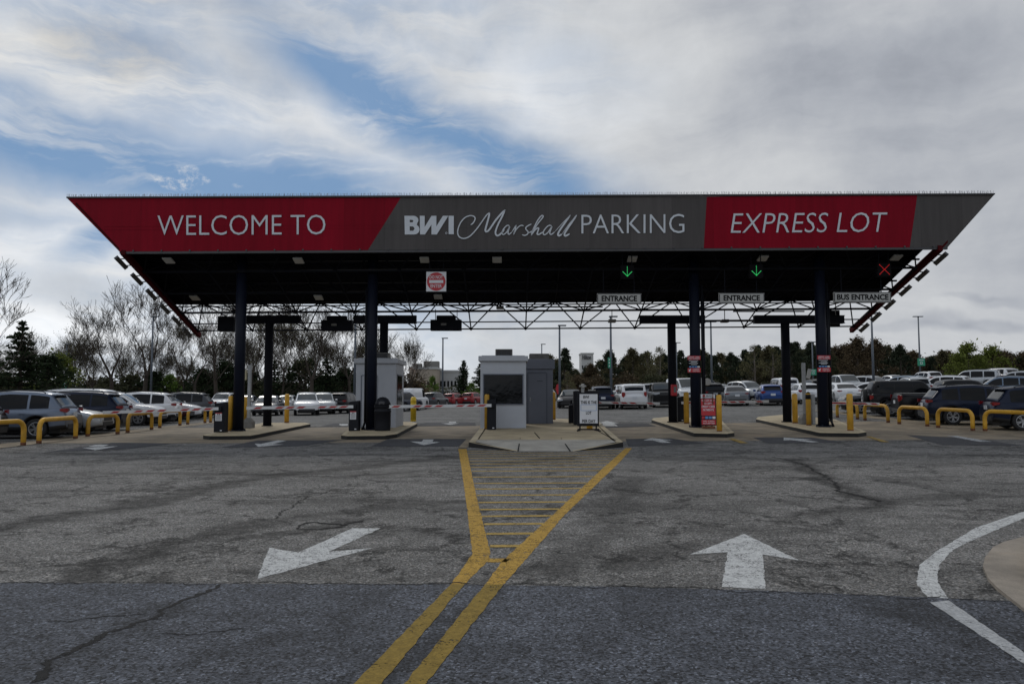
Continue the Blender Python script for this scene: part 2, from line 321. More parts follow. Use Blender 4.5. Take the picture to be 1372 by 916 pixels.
# ------------------------------------------------------------------ mesh builder
class MB:
    def __init__(s): s.v = []; s.f = []; s.m = []; s.cur = 0; s.sm = []; s.smooth = False
    def add(s, vs, fs, smooth=None):
        o = len(s.v); s.v += [tuple(p) for p in vs]
        for f in fs: s.f.append(tuple(i + o for i in f)); s.m.append(s.cur); s.sm.append(s.smooth if smooth is None else smooth)
        return s
    def box(s, c, d, rot=None, bev=0.0):
        x, y, z = d[0] / 2, d[1] / 2, d[2] / 2
        if bev <= 0:
            vs = [Vector((a * x, b * y, k * z)) for a in (-1, 1) for b in (-1, 1) for k in (-1, 1)]
            fs = [(0, 1, 3, 2), (4, 6, 7, 5), (0, 4, 5, 1), (2, 3, 7, 6), (0, 2, 6, 4), (1, 5, 7, 3)]
        else:
            bm = bmesh.new(); bmesh.ops.create_cube(bm, size=1.0)
            for q in bm.verts: q.co = Vector((q.co.x * d[0], q.co.y * d[1], q.co.z * d[2]))
            bmesh.ops.bevel(bm, geom=list(bm.edges), offset=bev, segments=2, affect='EDGES', profile=0.5)
            bm.verts.index_update()
            vs = [q.co.copy() for q in bm.verts]; fs = [tuple(q.index for q in f.verts) for f in bm.faces]; bm.free()
        if rot is not None: vs = [rot @ p for p in vs]
        c = Vector(c); return s.add([p + c for p in vs], fs)
    def bar(s, a, b, w, h, up=(0, 0, 1)):
        a = Vector(a); b = Vector(b); d = (b - a); L = d.length; d.normalize(); up = Vector(up)
        if abs(d.dot(up)) > 0.98: up = Vector((0, 1, 0))
        sd = d.cross(up).normalized(); u = sd.cross(d)
        vs = [p + sd * (i * w / 2) + u * (j * h / 2) for p in (a, b) for i, j in ((-1, -1), (1, -1), (1, 1), (-1, 1))]
        return s.add(vs, [(0, 1, 2, 3)[::-1], (4, 5, 6, 7), (0, 1, 5, 4), (1, 2, 6, 5), (2, 3, 7, 6), (3, 0, 4, 7)])
    def tube(s, pts, r, n=8, cap=True, smooth=True):
        pts = [Vector(p) for p in pts]; R = r if isinstance(r, (list, tuple)) else [r] * len(pts)
        vs = []; fs = []; pu = None
        for i, p in enumerate(pts):
            d = (pts[min(i + 1, len(pts) - 1)] - pts[max(i - 1, 0)]).normalized()
            if pu is None:
                q = Vector((0, 0, 1)) if abs(d.z) < 0.9 else Vector((1, 0, 0))
                pu = d.cross(q).normalized()
            else:
                pu = (pu - d * pu.dot(d)).normalized()
            w = d.cross(pu)
            for k in range(n):
                a = 2 * pi * k / n; vs.append(p + (pu * cos(a) + w * sin(a)) * R[i])
        for i in range(len(pts) - 1):
            for k in range(n):
                a = i * n + k; b = i * n + (k + 1) % n; fs.append((a, b, b + n, a + n))
        s.add(vs, fs, smooth)
        if cap and n > 2:
            o = len(s.v) - len(vs)
            s.f.append(tuple(o + k for k in range(n))[::-1]); s.m.append(s.cur); s.sm.append(False)
            o2 = len(s.v) - n
            s.f.append(tuple(o2 + k for k in range(n))); s.m.append(s.cur); s.sm.append(False)
        return s
    def lathe(s, prof, n=20, c=(0, 0, 0), axis='z', smooth=True):
        vs = []; fs = []; c = Vector(c)
        for r, z in prof:
            for k in range(n):
                a = 2 * pi * k / n
                p = Vector((r * cos(a), r * sin(a), z))
                if axis == 'y': p = Vector((p.x, p.z, p.y))
                vs.append(p + c)
        for i in range(len(prof) - 1):
            for k in range(n):
                a = i * n + k; b = i * n + (k + 1) % n
                fs.append((a, b, b + n, a + n))
        s.add(vs, fs, smooth)
        o = len(s.v) - len(vs)
        for base, rev in ((o, True), (o + (len(prof) - 1) * n, False)):
            f = tuple(base + k for k in range(n)); s.f.append(f[::-1] if rev else f); s.m.append(s.cur); s.sm.append(False)
        return s
    def prism(s, poly, lo, hi):                # poly: list of xy; lo, hi: function (x, y) -> z or number
        zl = lo if callable(lo) else (lambda x, y: lo); zh = hi if callable(hi) else (lambda x, y: hi)
        n = len(poly)
        vs = [(x, y, zl(x, y)) for x, y in poly] + [(x, y, zh(x, y)) for x, y in poly]
        return s.add(vs, [tuple(range(n))[::-1], tuple(range(n, 2 * n))] + [(i, (i + 1) % n, n + (i + 1) % n, n + i) for i in range(n)])
    def mesh(s, name, mats):
        me = bpy.data.meshes.new(name); me.from_pydata(s.v, [], s.f)
        for m in (mats if isinstance(mats, (list, tuple)) else [mats]): me.materials.append(m)
        me.polygons.foreach_set('material_index', s.m); me.polygons.foreach_set('use_smooth', s.sm)
        bm = bmesh.new(); bm.from_mesh(me); bmesh.ops.recalc_face_normals(bm, faces=bm.faces); bm.to_mesh(me); bm.free()
        me.update(); return me
    def obj(s, name, mats, parent=None, loc=None): return link(name, s.mesh(name, mats), parent, loc)

def link(name, me, parent=None, loc=None):
    o = bpy.data.objects.new(name, me); COL.objects.link(o)
    if parent is not None: o.parent = parent
    if loc is not None: o.location = loc
    return o
def tag(o, label=None, cat=None, group=None, kind=None):
    if label: o['label'] = label
    if cat: o['category'] = cat
    if group: o['group'] = group
    if kind: o['kind'] = kind
    return o
def thing(name, label, cat, loc=(0, 0, 0), rz=0.0, group=None):
    o = bpy.data.objects.new(name, None); COL.objects.link(o); o.location = loc; o.rotation_euler = (0, 0, rz)
    o.empty_display_size = 0.2
    return tag(o, label, cat, group)
def copy_tree(o, parent=None):
    c = o.copy(); COL.objects.link(c)
    if parent is not None: c.parent = parent
    for ch in list(o.children): copy_tree(ch, c)
    return c
def lay(o, x, y, rz):                          # stand a thing on the sloping lot
    e = 0.5; n = Vector((-(g(x + e, y) - g(x - e, y)) / (2 * e), -(g(x, y + e) - g(x, y - e)) / (2 * e), 1)).normalized()
    q = Vector((0, 0, 1)).rotation_difference(n) @ Quaternion((0, 0, 1), rz)
    o.rotation_mode = 'QUATERNION'; o.rotation_quaternion = q; o.location = (x, y, g(x, y) + 0.006)

# ------------------------------------------------------------------ lettering
def text_mesh(txt, shear=0.0, weight=0.0, extrude=0.0):
    cu = bpy.data.curves.new('txt', 'FONT'); cu.body = txt; cu.shear = shear; cu.offset = weight; cu.extrude = extrude
    cu.resolution_u = 3
    o = bpy.data.objects.new('txt', cu); COL.objects.link(o)
    dg = bpy.context.evaluated_depsgraph_get(); dg.update()
    me = bpy.data.meshes.new_from_object(o.evaluated_get(dg))
    vs = [v.co.copy() for v in me.vertices]; fs = [tuple(p.vertices) for p in me.polygons]
    bpy.data.objects.remove(o); bpy.data.curves.remove(cu); bpy.data.meshes.remove(me)
    return vs, fs
def text_in(mb, txt, place, shear=0.0, weight=0.0, depth=0.02):
    """place(u, v, d): u, v in 0..1 over the box of the word, d = 0 back .. 1 front"""
    vs, fs = text_mesh(txt, shear, weight, 0.5)
    x0 = min(v.x for v in vs); x1 = max(v.x for v in vs); y0 = min(v.y for v in vs); y1 = max(v.y for v in vs)
    mb.add([place((v.x - x0) / (x1 - x0), (v.y - y0) / (y1 - y0), v.z + 0.5) for v in vs], fs, False)
def shape_mesh(polys, extrude=0.5):
    cu = bpy.data.curves.new('shp', 'CURVE'); cu.dimensions = '2D'; cu.fill_mode = 'BOTH'; cu.extrude = extrude
    for p in polys:
        sp = cu.splines.new('POLY'); sp.points.add(len(p) - 1); sp.use_cyclic_u = True
        for q, (x, y) in zip(sp.points, p): q.co = (x, y, 0, 1)
    o = bpy.data.objects.new('shp', cu); COL.objects.link(o)
    dg = bpy.context.evaluated_depsgraph_get(); dg.update()
    me = bpy.data.meshes.new_from_object(o.evaluated_get(dg))
    vs = [v.co.copy() for v in me.vertices]; fs = [tuple(p.vertices) for p in me.polygons]
    bpy.data.objects.remove(o); bpy.data.curves.remove(cu); bpy.data.meshes.remove(me)
    return vs, fs
def flat_text(mb, txt, x0, x1, z0, z1, y, shear=0.0, weight=0.0, depth=0.006):
    """upright lettering facing -y, its back at y"""
    text_in(mb, txt, lambda u, v, d: (x0 + (x1 - x0) * u, y - depth * d, z0 + (z1 - z0) * v), shear, weight)

# ------------------------------------------------------------------ ground sheets
def grid_sheet(name, xs, ys, dz, m, kind='structure', zf=None):
    mb = MB(); nx = len(xs)
    vs = [(x, y, (zf or g)(x, y) + dz) for y in ys for x in xs]
    fs = [(j * nx + i, j * nx + i + 1, (j + 1) * nx + i + 1, (j + 1) * nx + i) for j in range(len(ys) - 1) for i in range(nx - 1)]
    mb.add(vs, fs, False); o = mb.obj(name, m); tag(o, kind=kind); return o
def span(a, b, step):
    n = max(1, round((b - a) / step)); return [a + (b - a) * i / n for i in range(n + 1)]
def quad_sheet(mb, c, dz, nx=8, ny=8):
    a, b, d, e = [Vector((p[0], p[1])) for p in c]          # near-left, near-right, far-right, far-left
    vs = []
    for j in range(ny + 1):
        for i in range(nx + 1):
            u, v = i / nx, j / ny
            p = (a * (1 - u) + b * u) * (1 - v) + (e * (1 - u) + d * u) * v
            vs.append((p.x, p.y, g(p.x, p.y) + dz))
    fs = [(j * (nx + 1) + i, j * (nx + 1) + i + 1, (j + 1) * (nx + 1) + i + 1, (j + 1) * (nx + 1) + i) for j in range(ny) for i in range(nx)]
    mb.add(vs, fs, False)

xs_far = [-2500, -1200, -600, -300, -150, -110] + span(-80, -30, 10) + span(-25, 30, 5) + span(35, 90, 5) + [130, 200, 400, 800, 1400, 2500]
ys_far = [-400, -100, -40] + span(-10, 15, 5) + [18] + span(20, 80, 4) + span(90, 200, 10) + [300, 500, 900, 1600, 3000]
grid_sheet('ground', xs_far, ys_far, -0.12, M['grass'])
xs = span(-70, -31, 3) + span(-30, 30, 1) + span(33, 99, 3)
ys = span(-8, 48, 1) + span(50, 106, 2)
grid_sheet('road', xs, [y for y in ys if y <= 38], 0.0, M['asphalt'])
grid_sheet('parking_lot', xs, [y for y in ys if y >= 38], 0.0, M['lot'])

# newer, darker surfacing in the foreground: its far edge runs slightly askew
far_edge = [gp(px, py) for px, py in ((-900, 783), (0, 781), (300, 782), (600, 783), (820, 786), (1020, 791), (1372, 806), (2200, 838))]
mb = MB(); n = len(far_edge)
mb.add([(p.x, p.y, 0.004) for p in far_edge] + [(p.x, -7.5, 0.004) for p in far_edge], [(i, i + 1, n + i + 1, n + i) for i in range(n - 1)], False)
tag(mb.obj('road_surfacing', M['fresh']), kind='structure')

# concrete apron under the canopy, with its lane patches
SEAM = 24.1
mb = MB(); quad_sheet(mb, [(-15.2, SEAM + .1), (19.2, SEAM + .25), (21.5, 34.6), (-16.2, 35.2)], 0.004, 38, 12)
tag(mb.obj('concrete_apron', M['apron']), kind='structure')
patches = [[(60, 606), (175, 601), (232, 594), (150, 593)], [(296, 599.5), (398, 598), (462, 589.5), (345, 590)], [(497, 598), (626, 598), (634, 588), (520, 588)],
           [(842, 598), (946, 594), (898, 587), (838, 588)], [(1030, 594), (1132, 593), (1088, 586), (1008, 586)], [(1262, 596), (1372, 597), (1300, 587), (1215, 583)]]
mb = MB()
for p in patches: quad_sheet(mb, [gp(*q) for q in p], 0.008, 6, 4)
tag(mb.obj('asphalt_patch', M['patch']), kind='structure')
mb = MB()
for p in ([(550, 571), (638, 570), (636, 566), (572, 566)], [(800, 574), (880, 571), (866, 567), (800, 568)], [(430, 571), (470, 571), (480, 566), (447, 567)]):
    quad_sheet(mb, [gp(*q) for q in p], 0.009, 6, 4)
tag(mb.obj('lane_patch', M['patch']), kind='structure')
# strips of soil and worn concrete along the hoop rails
mb = MB()
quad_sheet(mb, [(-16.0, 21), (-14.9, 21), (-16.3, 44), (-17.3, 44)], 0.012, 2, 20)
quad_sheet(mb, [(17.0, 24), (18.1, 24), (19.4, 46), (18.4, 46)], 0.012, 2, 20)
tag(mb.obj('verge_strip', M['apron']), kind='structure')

# ------------------------------------------------------------------ road markings
def paint(name, polys, m, label, cat='road marking', dz=None, group=None):
    mb = MB()
    if dz is None: dz = 0.0075 if polys[0][0][1] < 6.4 else 0.003
    for p in polys:
        v0 = [Vector(q) for q in p]; v = []
        for a, b in zip(v0, v0[1:] + v0[:1]):
            k = max(1, int((b - a).length / 0.06)) if len(v0) > 2 and (b - a).length < 8 else 1
            for i in range(k):
                q = a.lerp(b, i / k)
                if i: q = q + Vector((mnoise.noise(Vector((q.x * 9, q.y * 9, 2))) * .014, mnoise.noise(Vector((q.x * 9, q.y * 9, 7))) * .014, 0))
                v.append(q)
        mb.add([(q.x, q.y, g(q.x, q.y) + dz) for q in v], [tuple(range(len(v)))], False)
    o = mb.obj(name, m); return tag(o, label, cat, group)
def pix(*pts): return [gp(*p) for p in pts]

paint('lane_arrow', [pix((345, 775), (361, 733.5), (400, 740)), pix((345, 775), (400, 740), (472, 707.5), (510, 707.5), (440, 739)), pix((345, 775), (440, 739), (500, 734))],
      M['wht'], 'large white painted arrow on left foreground asphalt pointing towards the viewer', group='white lane arrows')
paint('lane_arrow', [pix((997, 715), (925, 742.5), (975, 739.5), (1022, 742.5), (1072, 751)), pix((975, 739.5), (967, 786), (1026, 789), (1022, 742.5))],
      M['wht'], 'large white painted arrow on right foreground asphalt pointing away to the entrance', group='white lane arrows')
small = [
    ([[(118, 598.5), (128, 596), (146, 596), (138, 598.5)], [(110, 600), (158, 598), (128, 603.5)]], 'small white arrow on the dark patch in front of the leftmost lane'),
    ([[(349, 595), (372, 590), (384, 590.5), (362, 596)], [(341, 594.5), (380, 595.5), (346, 599)]], 'small white slanted arrow on the patch right of the leftmost kerbed island'),
    ([[(565, 592), (567, 589), (581, 589), (579, 592)], [(549, 591.5), (590, 592.5), (568, 596.5)]], 'small white arrow on the patch just left of the central island nose'),
    ([[(874, 590), (884, 589), (900, 593.2), (887, 593.4)], [(862, 590), (873, 587), (902, 590)]], 'small white arrow on the patch just right of the central island nose'),
    ([[(1050, 588.5), (1064, 587.5), (1098, 592.4), (1086, 592.8)], [(1050, 590), (1050, 586.4), (1090, 589)]], 'small white bent arrow on the patch left of the bus lane island'),
    ([[(1268, 584), (1282, 584), (1330, 592), (1312, 592)]], 'faded white arrow shaft in the far right bus lane'),
    ([[(601, 566.5), (602, 565), (611, 565), (611, 566.5)], [(591, 567), (615, 567), (603, 569)]], 'tiny white arrow behind the boom left of the central booth'),
    ([[(808, 567), (806, 571), (828, 571), (822, 567)], [(800, 567.2), (813, 564), (829, 567.2)]], 'tiny white arrow behind the message board on the entry lane'),
    ([[(454, 569), (455, 568), (466, 568), (466, 570.5), (458, 570.5)]], 'tiny white arrow behind the second boom near the left booth')]
for polys, lab in small:
    paint('lane_arrow', [pix(*p) for p in polys], M['whtfaint'] if 'faded' in lab else M['wht'], lab, dz=0.013, group='white lane arrows')

# yellow gore: two outlines, the double line towards the viewer and the hatching
Lo = pix((614, 601), (618, 625), (624, 668), (633, 742)); Li = pix((625, 601), (630, 625), (639, 668), (657, 740))
Ro = pix((847, 600), (826, 623), (756, 690), (702, 752)); Ri = pix((838, 600), (812, 623), (736, 694), (672, 752))
gore = [[Lo[i], Li[i], Li[i + 1], Lo[i + 1]] for i in range(3)] + [[Ri[i], Ro[i], Ro[i + 1], Ri[i + 1]] for i in range(3)]
gore += [[Lo[3], Li[3], gp(655, 750), gp(622, 783), gp(604, 783)], [Ri[3], Ro[3], gp(675, 783), gp(650, 783)]]
gore += [[gp(655, 748), gp(684, 748), gp(678, 753), gp(653, 753)]]
def edge_at(E, y):
    for a, b in zip(E, E[1:]):
        if b.y <= y <= a.y or a.y <= y <= b.y:
            t = (y - a.y) / (b.y - a.y); return a.x + (b.x - a.x) * t
    return E[-1].x if y < E[-1].y else E[0].x
paint('yellow_gore_marking', gore, M['yel'], 'yellow painted wedge outline running from central island towards the viewer')
ht = []
for py in (604, 607, 610.3, 613.7, 617.5, 621.5, 626, 631, 639, 647.5, 655, 663.5, 673, 682.5, 691.5, 702, 715, 731.5):
    y = gp(686, py).y; hw = 0.062
    xl = edge_at(Li, y) + 0.01; xr = edge_at(Ri, y + 0.10) - 0.01
    k = 0.045 * (xr - xl)
    ht.append([Vector((xl, y - hw, 0)), Vector((xr, y - hw + k, 0)), Vector((xr, y + hw + k, 0)), Vector((xl, y + hw, 0))])
hx = thing('yellow_hatching', 'worn yellow cross stripes inside the painted wedge before the booth', 'road marking', (0, 12, 0))
for q in ht:
    mb = MB(); mb.add([(p.x, p.y - 12, g(p.x, p.y) + .0035) for p in q], [(0, 1, 2, 3)], False); mb.obj('stripe', M['yelhatch'], hx)
paint('double_yellow_line', [pix((604, 783.3), (622, 783.3), (511, 917), (474, 917)), pix((650, 783.3), (675, 783.3), (571, 917), (541, 917)),
      [gp(511, 917), gp(474, 917), gp(200, 1180), gp(262, 1180)], [gp(571, 917), gp(541, 917), gp(338, 1180), gp(390, 1180)]],
      M['yel2'], 'double yellow centre line crossing the dark foreground asphalt')
outer = pix((1480, 655), (1372, 685), (1306, 707.5), (1256, 737.5), (1231, 758), (1228.5, 782), (1246, 807)); inner = pix((1480, 660), (1372, 694), (1311, 720), (1276, 737), (1258, 757), (1256, 780), (1271, 802))
paint('white_edge_line', [[outer[i], inner[i], inner[i + 1], outer[i + 1]] for i in range(6)], M['wht'], 'cracked white edge line curving round the kerb at right')
paint('white_edge_line', [pix((1246, 807.6), (1271, 805), (1372, 875), (1372, 890)), pix((1372, 875), (1372, 890), (1700, 1120), (1700, 1080))], M['wht2'], 'cleaner white edge line on the dark foreground asphalt at right')
for polys, lab in (([[(976, 588), (984, 588), (1003, 594), (992, 594)]], 'faded yellow wear mark in front of the second entry island'),
                   ([[(1160, 585), (1166, 585), (1192, 592.5), (1182, 592.5)]], 'faded yellow wear mark in front of the bus lane island')):
    paint('yellow_wear_mark', [pix(*p) for p in polys], M['yelfaint'], lab, dz=0.016)
paint('yellow_kerb_line', [pix((614, 600), (626, 600), (655, 562), (650, 562))], M['apron'], 'pale concrete gutter along the left side of the central island', 'gutter', dz=0.014)
# parking stall lines
stall = []
for k in range(12):
    y = 23.2 + 2.67 * k; stall.append([Vector((-21.5, y - .05, 0)), Vector((-17.0, y - .05, 0)), Vector((-17.0, y + .05, 0)), Vector((-21.5, y + .05, 0))])
for k in range(9):
    y = 27.2 + 3.5 * k; stall.append([Vector((19.6, y - .05, 0)), Vector((24.5, y - .05, 0)), Vector((24.5, y + .05, 0)), Vector((19.6, y + .05, 0))])
sx_ = thing('stall_lines', 'thin white stall lines between the parked cars', 'road marking', (0, 30, 0))
for q in stall:
    mb = MB(); vs = []
    for k in range(6):
        for a, b in ((q[0], q[1]), (q[3], q[2])): p = a.lerp(b, k / 5); vs.append((p.x, p.y - 30, g(p.x, p.y) + .014))
    mb.add(vs, [(2 * k, 2 * k + 2, 2 * k + 3, 2 * k + 1) for k in range(5)], False); mb.obj('line', M['whtfaint'], sx_)

# cracks, filled joints and the pothole
def crack(name, pts, w, label, cat='crack', m='crackm', dz=0.006):
    rr = random.Random(len(pts) * 7 + int(pts[0][0])); P = [gp(*p) for p in pts]; Q = []
    for a, b in zip(P, P[1:]):
        k = max(2, int((b - a).length / 0.02))
        for i in range(k): Q.append(a.lerp(b, i / k))
    Q.append(P[-1]); mb = MB(); L = []; R = []
    for i, q in enumerate(Q):
        d = (Q[min(i + 1, len(Q) - 1)] - Q[max(i - 1, 0)]).normalized(); nrm = Vector((-d.y, d.x, 0))
        off = (mnoise.noise(Vector((q.x * 3, q.y * 3, 1.3))) * 0.10 + mnoise.noise(Vector((q.x * 12, q.y * 12, 4.3))) * 0.05 + mnoise.noise(Vector((q.x * 37, q.y * 37, 8.1))) * 0.025) * min(1, i / 6, (len(Q) - 1 - i) / 6)
        ww = w * (0.25 + 1.1 * abs(mnoise.noise(Vector((q.x * 5, q.y * 5, 9)))) + 0.9 * abs(mnoise.noise(Vector((q.x * 22, q.y * 22, 3)))) + 0.35 * rr.random()) * min(1, (i + 1) / 5, (len(Q) - i) / 5)
        c = q + nrm * off; L.append(c + nrm * ww); R.append(c - nrm * ww)
    mb.add([(p.x, p.y, g(p.x, p.y) + dz) for p in L + R], [(i, i + 1, len(Q) + i + 1, len(Q) + i) for i in range(len(Q) - 1)], False)
    tag(mb.obj(name, M[m]), label, cat)
crack('pavement_crack', [(40, 916), (90, 880), (160, 848), (205, 823), (212, 818), (260, 800), (296, 783)], 0.030, 'wide dark crack across the dark asphalt at bottom left')
crack('pavement_crack', [(60, 832), (140, 828), (200, 822)], 0.010, 'thin crack joining the wide crack at bottom left')
crack('pavement_crack', [(200, 850), (270, 848), (330, 842)], 0.008, 'faint crack right of the wide crack at bottom left')
crack('pavement_crack', [(1075, 622), (1095, 632), (1120, 648), (1125, 658), (1150, 664), (1180, 672)], 0.032, 'dark branching crack on the right lane beyond the big arrow')
crack('pavement_crack', [(1035, 612), (1060, 617), (1075, 622), (1105, 619)], 0.025, 'dark crack just before the entry lane islands')
crack('pavement_crack', [(400, 704), (420, 701), (463, 703), (487, 697)], 0.035, 'dark broken crack above the left painted arrow')
crack('pavement_crack', [(398, 709), (430, 708), (462, 705)], 0.03, 'dark lower rim of the broken crack by the left arrow')
crack('pavement_crack', [(400, 704), (399, 709)], 0.02, 'short dark side of the broken crack by the left arrow')
crack('pavement_crack', [(370, 695), (405, 668), (450, 655)], 0.012, 'thin crack rising from the left painted arrow towards the left booth')
crack('pavement_crack', [(0, 781.5), (250, 782), (420, 782.5), (600, 783), (690, 784), (820, 786.5), (1020, 791.5), (1230, 800), (1350, 806)], 0.012, 'dark joint between the old and the new asphalt', 'joint')

# ------------------------------------------------------------------ kerbed islands
IH = 0.15
def inset(poly, d):
    P = [Vector(p) for p in poly]; n = len(P); out = []
    area = sum(P[i].x * P[(i + 1) % n].y - P[(i + 1) % n].x * P[i].y for i in range(n)); sgn = 1 if area > 0 else -1
    for i in range(n):
        a, b, c = P[i - 1], P[i], P[(i + 1) % n]
        e1 = (b - a).normalized(); e2 = (c - b).normalized()
        n1 = Vector((-e1.y, e1.x)) * sgn; n2 = Vector((-e2.y, e2.x)) * sgn
        bis = (n1 + n2).normalized(); out.append(b + bis * (d / max(0.35, bis.dot(n1))))
    return out
def densify(poly, step=1.0):
    out = []; n = len(poly)
    for i in range(n):
        a = Vector(poly[i]); b = Vector(poly[(i + 1) % n]); k = max(1, int((b - a).length / step))
        for j in range(k): out.append(a.lerp(b, j / k))
    return out
def island(poly, label):
    poly = densify([Vector((p[0], p[1])) for p in poly]); inn = inset(poly, 0.17); n = len(poly)
    cx = sum(p.x for p in poly) / n; cy = sum(p.y for p in poly) / n
    t = thing('traffic_island', label, 'traffic island', (cx, cy, g(cx, cy)), group='kerbed islands between the lanes')
    zc = g(cx, cy)
    def vz(p, h): return (p.x - cx, p.y - cy, g(p.x, p.y) + h - zc)
    mb = MB(); a = inset(poly, 0.02)
    vs = [vz(p, -0.05) for p in poly] + [vz(p, IH - 0.02) for p in poly] + [vz(p, IH) for p in a] + [vz(p, IH) for p in inn] + [vz(p, -0.05) for p in inn]
    for r in range(4):
        mb.cur = 0 if r == 0 else 1
        mb.add([], []); base = 0
    mb.v = vs
    for r in range(4):
        for i in range(n):
            mb.f.append((r * n + i, r * n + (i + 1) % n, (r + 1) * n + (i + 1) % n, (r + 1) * n + i)); mb.m.append(0 if r == 0 else 1); mb.sm.append(False)
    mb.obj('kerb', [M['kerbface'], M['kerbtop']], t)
    mb = MB(); jn = inset(poly, 0.18)
    mb.prism([(p.x - cx, p.y - cy) for p in jn], -0.05, lambda x, y: g(x + cx, y + cy) + IH - 0.003 - zc); mb.obj('slab', M['slab'], t)
    return t
def G2(px, py, h=0): p = gp(px, py, h); return (p.x, p.y)
I1 = [G2(272, 588), G2(281, 589), G2(336, 588.5), G2(346, 586.5), G2(416, 571.5), G2(409, 570), G2(352, 570)]
I2 = [G2(457, 588), G2(465, 589), G2(516, 588.5), G2(532, 586), G2(559, 571), G2(552, 569), G2(478, 569)]
I4 = [G2(930, 585), G2(974, 586), G2(984, 584.5), G2(968, 568), G2(905, 561), G2(875, 564), G2(873, 566)]
I5 = [G2(1098, 584.5), G2(1150, 585.5), G2(1161, 583.5), G2(1120, 566), G2(1050, 559), G2(1015, 562.5), G2(1013, 565)]
island(I1, 'kerbed concrete island at the leftmost lane under the first canopy column')
island(I2, 'kerbed concrete island carrying the left booth and black bin')
island(I4, 'kerbed concrete island carrying the red sandwich board')
island(I5, 'kerbed concrete island at the right beside the bus lane')
# central island with its sloped nose
cp = [gp(628, 599), gp(645, 602.5), gp(694, 604.5), gp(768, 604.5), gp(820, 602), gp(835, 599)]
bk = [gp(799, 566), gp(655, 562)]
ct = thing('traffic_island', 'wide central concrete island with ramped nose under the main booth', 'traffic island', (1.0, 30, 0), group='kerbed islands between the lanes')
o0 = Vector((1.0, 30, 0))
yk = gp(628, 599).y + 0.05
L0 = Vector((cp[0].x, cp[0].y, 0)); R0 = Vector((cp[5].x, cp[5].y, 0)); L1 = Vector((bk[1].x, bk[1].y, 0)); R1 = Vector((bk[0].x, bk[0].y, 0))
N0 = Vector((cp[2].x, cp[2].y, 0)); N1 = Vector((cp[3].x, cp[3].y, 0))
def z3(p, h): q = Vector((p.x, p.y, g(p.x, p.y) + h)) - o0; return tuple(q)
kw = 0.2
inL0 = L0 + Vector((kw, 0.0, 0)); inR0 = R0 - Vector((kw, 0, 0)); inL1 = L1 + Vector((kw, 0, 0)); inR1 = R1 - Vector((kw, 0, 0))
mb = MB()
def strip(mb, a, b, n, fa, fb):
    vs = []
    for i in range(n + 1):
        t = i / n; vs += [fa(a.lerp(b, t)), fb(a.lerp(b, t))]
    mb.add(vs, [(2 * i, 2 * i + 2, 2 * i + 3, 2 * i + 1) for i in range(n)], False)
for A, B, IA, IB in ((L0, L1, inL0, inL1), (R0, R1, inR0, inR1)):
    mb.cur = 0; strip(mb, A, B, 14, lambda p: z3(p, -0.05), lambda p: z3(p, IH))
    mb.cur = 1
    vs = []
    for i in range(15):
        t = i / 14; vs += [z3(A.lerp(B, t), IH), z3(IA.lerp(IB, t), IH)]
    mb.add(vs, [(2 * i, 2 * i + 2, 2 * i + 3, 2 * i + 1) for i in range(14)], False)
# nose kerbs taper from full height to nothing at the ramp
for A, B, IA in ((L0, N0, inL0), (R0, N1, inR0)):
    mb.cur = 0; strip(mb, A, B, 6, lambda p: z3(p, -0.05), lambda p: z3(p, IH * (1 - min(1, (p - A).length / (B - A).length)) + 0.002))
    mb.cur = 1
    d = (B - A); inn_ = Vector((0, 0.12, 0))
    vs = []
    for i in range(7):
        t = i / 6; p = A.lerp(B, t); vs += [z3(p, IH * (1 - t) + 0.002), z3(p + inn_, IH * (1 - t) + 0.012 * t + 0.004)]
    mb.add(vs, [(2 * i, 2 * i + 2, 2 * i + 3, 2 * i + 1) for i in range(6)], False)
strip(mb, L1, R1, 6, lambda p: z3(p, -0.05), lambda p: z3(p, IH))
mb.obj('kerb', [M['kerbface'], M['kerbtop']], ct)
mb = MB(); nb = 1.9                                     # ramp, then the flat slab behind it
rampL = inL0 + Vector((0, nb * 0.55, 0)); rampR = inR0 + Vector((0, nb * 0.55, 0))
mb.add([z3(inL0 + Vector((0, .10, 0)), IH - .004), z3(N0 + Vector((0, .05, 0)), 0.004), z3(N1 + Vector((0, .05, 0)), 0.004), z3(inR0 + Vector((0, .10, 0)), IH - .004), z3(rampR, IH - .003), z3(rampL, IH - .003)],
       [(0, 1, 5), (1, 2, 4, 5), (2, 3, 4)], False)
mb.obj('ramp', M['ramp'], ct)
mb = MB()
vs = []
for j in range(13):
    t = j / 12; A = rampL.lerp(inL1, t); B = rampR.lerp(inR1, t)
    for i in range(7): vs.append(z3(A.lerp(B, i / 6), IH - 0.003))
mb.add(vs, [(j * 7 + i, j * 7 + i + 1, j * 7 + i + 8, j * 7 + i + 7) for j in range(12) for i in range(6)], False)
mb.obj('slab', M['slab'], ct)
mb = MB()                                               # tooled joints, slightly proud of the slab
for a, b in (((716, 579), (723, 587)), ((752, 587), (764, 604)), ((697, 587), (694, 604)), ((641, 588), (651, 573)), ((801, 577), (825, 590))):
    p = gp(*a, IH); q = gp(*b, IH if b[1] < 600 else 0.02)
    mb.bar(p - o0 + Vector((0, 0, .001)), q - o0 + Vector((0, 0, .004)), 0.03, 0.008)
mb.obj('joint', M['tar'], ct)

